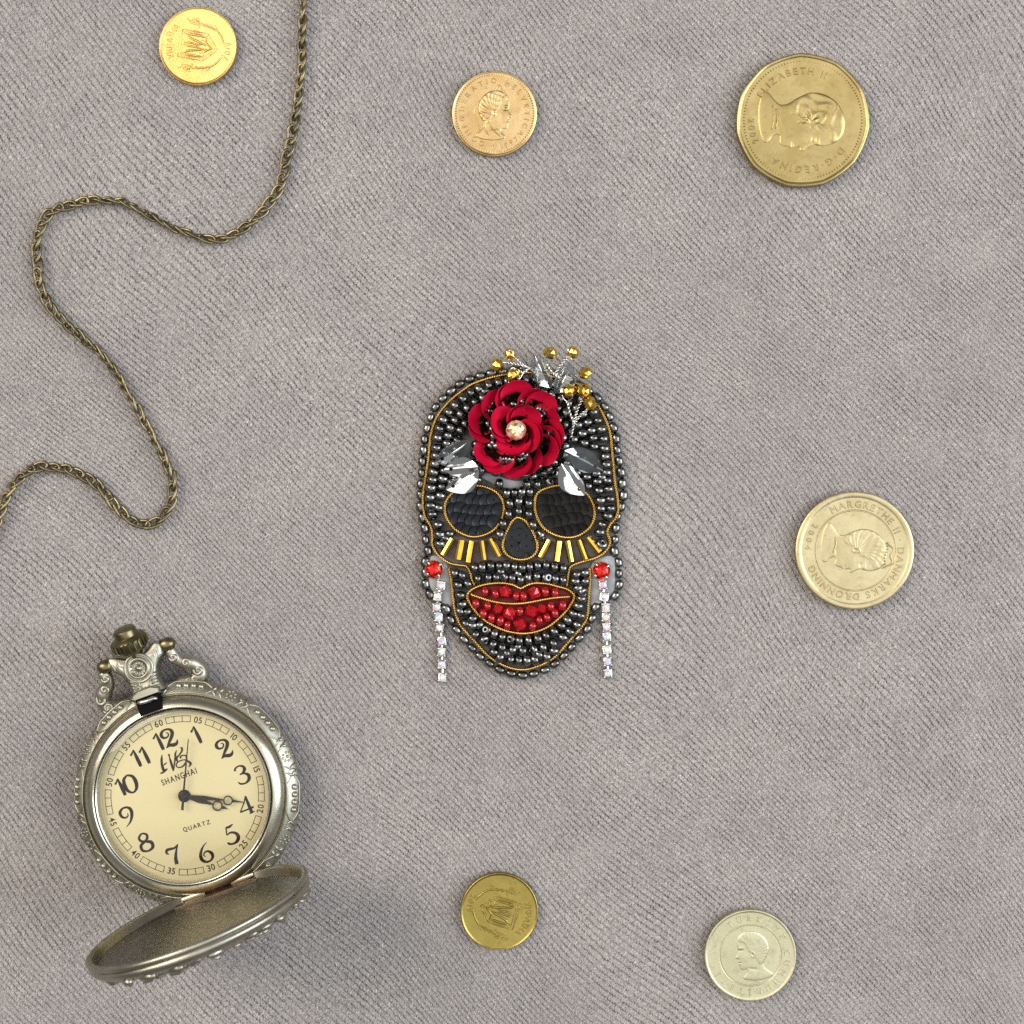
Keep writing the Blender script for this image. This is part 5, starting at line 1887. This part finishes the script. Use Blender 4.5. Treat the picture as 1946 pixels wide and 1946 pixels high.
    cc = W(cx, cy, 45)
    mb = MB()
    mb.lathe([(0, 12), (60, 12), (56, 22), (38, 34), (20, 40), (0, 42)], 30, M=Matrix.Translation((cc.x, cc.y, 0)))
    rr = random.Random(9)
    rose_base = mb.build("rose", mat("dark_stitching", (0.02, 0.012, 0.012), rough=0.6), root)
    for i in range(34):                           # dark beads showing between the whorls
        a = rr.uniform(0, 6.28)
        q = rr.uniform(44, 70)
        zz = 44 - 0.35 * (q - 40)
        inst(in_me[0], "bead", rose_base, (cc.x + q * math.cos(a), cc.y + q * math.sin(a), zz), ori(rr.uniform(0, 3)), 0.82)

    def set_petal(me, ang, rad, zz, tip, swirl, name, s=1.0, label=None):
        d = Vector((math.cos(ang), math.sin(ang), 0))
        pos = Vector((cc.x, cc.y, zz)) + d * rad
        # local x outward; tip raises the outer edge, swirl turns it about the outward axis
        R = Matrix.Rotation(ang, 3, 'Z') @ Matrix.Rotation(-tip, 3, 'Y') @ Matrix.Rotation(swirl, 3, 'X')
        inst(me, name, rose_base, pos, R, s, label)
    rad_ = math.radians

    def pair(a, rad, zz, tip, sw, s1, q, qoff, brown=True):
        """a red cup and, lying in its inner half, a smaller brown one"""
        set_petal(petal, a, rad, zz, tip, sw, "petal", s1)
        if brown:
            d = Vector((math.cos(a), math.sin(a), 0))
            R = Matrix.Rotation(a, 3, 'Z') @ Matrix.Rotation(-tip, 3, 'Y') @ Matrix.Rotation(sw, 3, 'X')
            p = Vector((cc.x, cc.y, zz)) + d * rad + R @ Vector((-qoff, 2.0, 4.4))
            inst(inner, "sequin", rose_base, p, R @ Matrix.Rotation(rad_(-7), 3, 'Y'), q, "dark brown shiny sequin inside the flower")
    outer = [104, 90, 62, 48, 22, -6, -18, -32, -64, -86, -118, -140, 178, 162, 132]
    for i, a in enumerate(outer):
        pair(rad_(a), 67 + 3 * (i % 2) + rr.uniform(-1.5, 1.5), 36 + 3.5 * (i % 2), rad_(33 + rr.uniform(-8, 8)), rad_(15 + rr.uniform(-9, 9)), rr.uniform(0.95, 1.03), 0.95, 12, True)
    inn = [74, 54, -8, -26, -84, -106, 176, 152]
    for i, a in enumerate(inn):
        pair(rad_(a), 30 + 3.0 * (i % 2), 57 + 4 * (i % 2), rad_(36 + rr.uniform(-7, 7)), rad_(14 + rr.uniform(-7, 7)), 0.93, 0.82, 12, True)
    champ = [mat("champagne_%s" % n, c, rough=0.08, metal=0.6, coat=0.4) for n, c in (("gold", (0.85, 0.42, 0.13)), ("pale", (0.92, 0.72, 0.50)), ("amber", (0.50, 0.19, 0.05)), ("pink", (0.80, 0.48, 0.34)))]
    ch = chaton(19.0, 9.0, champ, "rhinestone", lambda i: pk.choice([0, 0, 1, 2, 3, 1]), 12)
    inst(ch, "rhinestone", rose_base, (cc.x + 0.0, cc.y - 1, 73), Matrix.Rotation(0.2, 3, 'X') @ Matrix.Rotation(0.12, 3, 'Y'))

    # --- mirror and clear leaves
    mirror = mat("mirror_foil", (0.86, 0.86, 0.86), rough=0.08, metal=1.0)
    clear = bpy.data.materials.new("clear_film")
    clear.use_nodes = True
    nt = clear.node_tree
    nt.nodes.remove(nt.nodes['Principled BSDF'])
    tr = nt.nodes.new('ShaderNodeBsdfTransparent')
    tr.inputs[0].default_value = (0.86, 0.89, 0.90, 1)
    gl = nt.nodes.new('ShaderNodeBsdfGlossy')
    gl.inputs['Roughness'].default_value = 0.05
    gl.inputs['Color'].default_value = (0.9, 0.92, 0.93, 1)
    lw = nt.nodes.new('ShaderNodeLayerWeight')
    lw.inputs[0].default_value = 0.42
    mx = nt.nodes.new('ShaderNodeMixShader')
    ma = nt.nodes.new('ShaderNodeMath')
    ma.operation = 'MULTIPLY_ADD'
    ma.inputs[1].default_value = 0.5
    ma.inputs[2].default_value = 0.12
    nt.links.new(lw.outputs['Facing'], ma.inputs[0])
    nt.links.new(ma.outputs[0], mx.inputs[0])
    nt.links.new(tr.outputs[0], mx.inputs[1])
    nt.links.new(gl.outputs[0], mx.inputs[2])
    nt.links.new(mx.outputs[0], nt.nodes['Material Output'].inputs[0])

    def leaf(base, tip, width, z0, z1, m, roll=0.0, label=None, fold=10.0, cup=8.0):
        b0, t0 = W(*base, z0), W(*tip, z1)
        d = t0 - b0
        Ln = d.length
        n = 40
        hx, hr = Ln * 0.80, 3.4
        out, hole = [], []
        for i in range(n):
            a = 2 * math.pi * i / n
            # marquise outline
            t = (1 - math.cos(a)) / 2 if a <= math.pi else (1 - math.cos(a)) / 2
            u = Ln * t
            v = width / 2 * (math.sin(math.pi * t) ** 0.8) * (1 if a <= math.pi else -1)
            out.append((u, v))
        for i in range(n):
            # the hole loop starts on the side that faces the base
            a = math.pi - 2 * math.pi * i / n
            hole.append((hx + hr * math.cos(a), hr * math.sin(a)))

        def hz(u, v):
            q = v / (width / 2)
            return fold * (1 - q * q) + cup * (2 * u / Ln - 1) ** 2 + 1.6 * math.exp(-(q * 5) ** 2)
        vs, fs = [], []
        K = [1.0, 0.86, 0.7, 0.52, 0.34, 0.16, 0.0]
        for side in (0, 1):
            for k in K:
                for i in range(n):
                    u = out[i][0] * k + hole[i][0] * (1 - k)
                    v = out[i][1] * k + hole[i][1] * (1 - k)
                    vs.append((u, v, hz(u, v) - 0.8 * side))
        half = len(K) * n
        for side in (0, 1):
            o = side * half
            for r in range(len(K) - 1):
                for i in range(n):
                    j = (i + 1) % n
                    f = (o + r * n + i, o + r * n + j, o + r * n + n + j, o + r * n + n + i)
                    fs.append(f if side == 0 else f[::-1])
        for r in (0, len(K) - 1):
            for i in range(n):
                j = (i + 1) % n
                fs.append((r * n + i, r * n + j, half + r * n + j, half + r * n + i))
        x = d.normalized()
        y = Vector((0, 0, 1)).cross(x).normalized()
        zz = x.cross(y)
        R = Matrix((x, y, zz)).transposed() @ Matrix.Rotation(roll, 3, 'X')
        M4 = R.to_4x4()
        M4.translation = b0
        mb = MB()
        mb.add(vs, fs, M=M4)
        return mb.build("leaf", m, root, smooth=True, angle=50, label=label)
    leaf(ZA(560, 880), ZA(262, 1062), 40, 38, 30, clear, 0.15, "clear leaf sequin")
    leaf(ZA(625, 1075), ZA(335, 1098), 38, 42, 33, mirror, -0.20, "mirror silver leaf sequin")
    leaf(ZA(640, 1130), ZA(362, 1297), 44, 34, 28, mirror, 0.35, "mirror silver leaf sequin")
    leaf(ZA(1320, 945), ZA(1642, 1110), 44, 38, 30, clear, 0.1, "clear leaf sequin")
    leaf(ZA(1275, 1070), ZA(1472, 1328), 46, 42, 33, mirror, -0.25, "mirror silver leaf sequin")
    leaf(ZA(1200, 440), ZA(1062, 172), 38, 40, 44, clear, 0.2, "clear leaf sequin")
    leaf(ZA(1275, 480), ZA(1402, 238), 40, 36, 42, clear, -0.2, "clear leaf sequin")

    # --- wire sprigs with faceted gold beads
    gfac = mat("gold_plated_facets", (0.82, 0.52, 0.10), rough=0.14, metal=1.0)
    mb = MB()
    n = 9
    lv = [(2.6, -10.5), (8.2, -8.4), (12.2, -3.6), (12.6, 2.8), (8.8, 8.0), (2.6, 10.5)]
    vs, fs = [], []
    for j, (r, zz) in enumerate(lv):
        for i in range(n):
            a = 2 * math.pi * (i + 0.5 * (j % 2)) / n
            vs.append((r * math.cos(a), r * math.sin(a), zz))
    for j in range(len(lv) - 1):
        for i in range(n):
            k = (i + 1) % n
            if j % 2 == 0:
                fs += [(j * n + i, j * n + k, (j + 1) * n + i), (j * n + k, (j + 1) * n + k, (j + 1) * n + i)]
            else:
                fs += [(j * n + i, j * n + k, (j + 1) * n + k), (j * n + i, (j + 1) * n + k, (j + 1) * n + i)]
    fs.append(tuple(range(n))[::-1])
    fs.append(tuple((len(lv) - 1) * n + i for i in range(n)))
    mb.add(vs, fs)
    blk = mat("bead_bore", (0.008, 0.007, 0.006), rough=0.4)
    mb.m = [0] * (len(fs) - 2) + [1, 1]
    gm_ = mb.mesh("gold_bead", [gfac, blk], smooth=False)

    def twist(mb, pts, r=1.8, w=1.35):
        C = spline([W(*ZA(x, y), zz) for x, y, zz in pts], 1.3)
        n = len(C)
        for s in (0, 1):
            P = []
            for i in range(n):
                t = Vector(C[min(i + 1, n - 1)] - C[max(i - 1, 0)]).normalized()
                nx = Vector((-t.y, t.x, 0)).normalized()
                ny = t.cross(nx)
                a = i * 0.62 + math.pi * s
                P.append(Vector(C[i]) + nx * r * math.cos(a) + ny * r * math.sin(a))
            mb.tube(P, w, 6)

    def wire(mb, pts, w=1.3):
        C = spline([W(*ZA(x, y), zz) for x, y, zz in pts], 2.0)
        mb.tube(C, w, 6)
    sprigs = [
        # left
        ([[(1130, 420, 34), (1090, 320, 40), (1040, 262, 44)], [(1040, 262, 44), (950, 232, 44), (850, 214, 42)], [(1020, 255, 44), (960, 215, 44), (925, 175, 44)], [(1035, 265, 44), (985, 300, 46), (940, 280, 48)]],
         [[(850, 214, 42), (810, 216, 46), (775, 232, 44)], [(925, 175, 44), (905, 130, 52), (872, 110, 54), (866, 140, 52)], [(940, 280, 48), (895, 258, 52), (870, 290, 54)], [(985, 300, 46), (955, 350, 48), (930, 345, 50)], [(985, 300, 46), (1075, 250, 48), (1105, 300, 46), (1100, 380, 44)]],
         [(876, 145, 44, 0.9, 0.5), (768, 235, 42, 1.0, 0.1), (902, 322, 48, 1.0, -0.3)]),
        # top right
        ([[(1270, 430, 34), (1265, 395, 36), (1295, 350, 40)], [(1295, 350, 40), (1240, 312, 42), (1195, 255, 44), (1183, 225, 44)], [(1290, 350, 40), (1262, 295, 42), (1310, 220, 44), (1358, 165, 46)], [(1295, 350, 40), (1380, 335, 40), (1440, 325, 42)]],
         [[(1183, 225, 44), (1172, 180, 50), (1190, 120, 54), (1215, 100, 54)], [(1358, 165, 46), (1357, 120, 52), (1362, 95, 52)], [(1358, 165, 46), (1385, 185, 46), (1395, 192, 44)], [(1440, 325, 42), (1480, 325, 48), (1520, 312, 52)]],
         [(1210, 135, 44, 1.0, 1.2), (1400, 130, 44, 0.93, 0.3), (1505, 300, 44, 1.0, 2.0)]),
        # right
        ([[(1372, 878, 26), (1392, 790, 30), (1403, 722, 34)], [(1403, 722, 34), (1370, 625, 38), (1352, 545, 42)], [(1403, 722, 34), (1440, 600, 38), (1475, 525, 42)], [(1408, 722, 34), (1465, 652, 36), (1520, 610, 38)]],
         [[(1352, 545, 42), (1395, 505, 50), (1385, 470, 54)], [(1352, 545, 42), (1320, 515, 46), (1310, 480, 46)], [(1475, 525, 42), (1492, 490, 50), (1490, 470, 54)], [(1475, 525, 42), (1450, 500, 42)], [(1520, 610, 38), (1545, 600, 46), (1552, 570, 48)]],
         [(1358, 452, 46, 1.0, 2.4), (1490, 445, 46, 1.03, 1.6), (1543, 557, 42, 1.05, 0.4)]),
    ]
    for tw, ws, bs in sprigs:
        mb = MB()
        for p in tw:
            twist(mb, p)
        for p in ws:
            wire(mb, p)
        sp = mb.build("wire_sprig", silver, root)
        for x, y, zz, s, a in bs:
            p = W(*ZA(x, y), zz)
            R = Matrix.Rotation(a, 3, 'Z') @ Matrix.Rotation(math.radians(55 + 20 * math.sin(a * 7)), 3, 'Y') @ Matrix.Rotation(a * 3, 3, 'Z')
            inst(gm_, "gold_bead", sp, p, R, s * 1.08)


make_brooch()
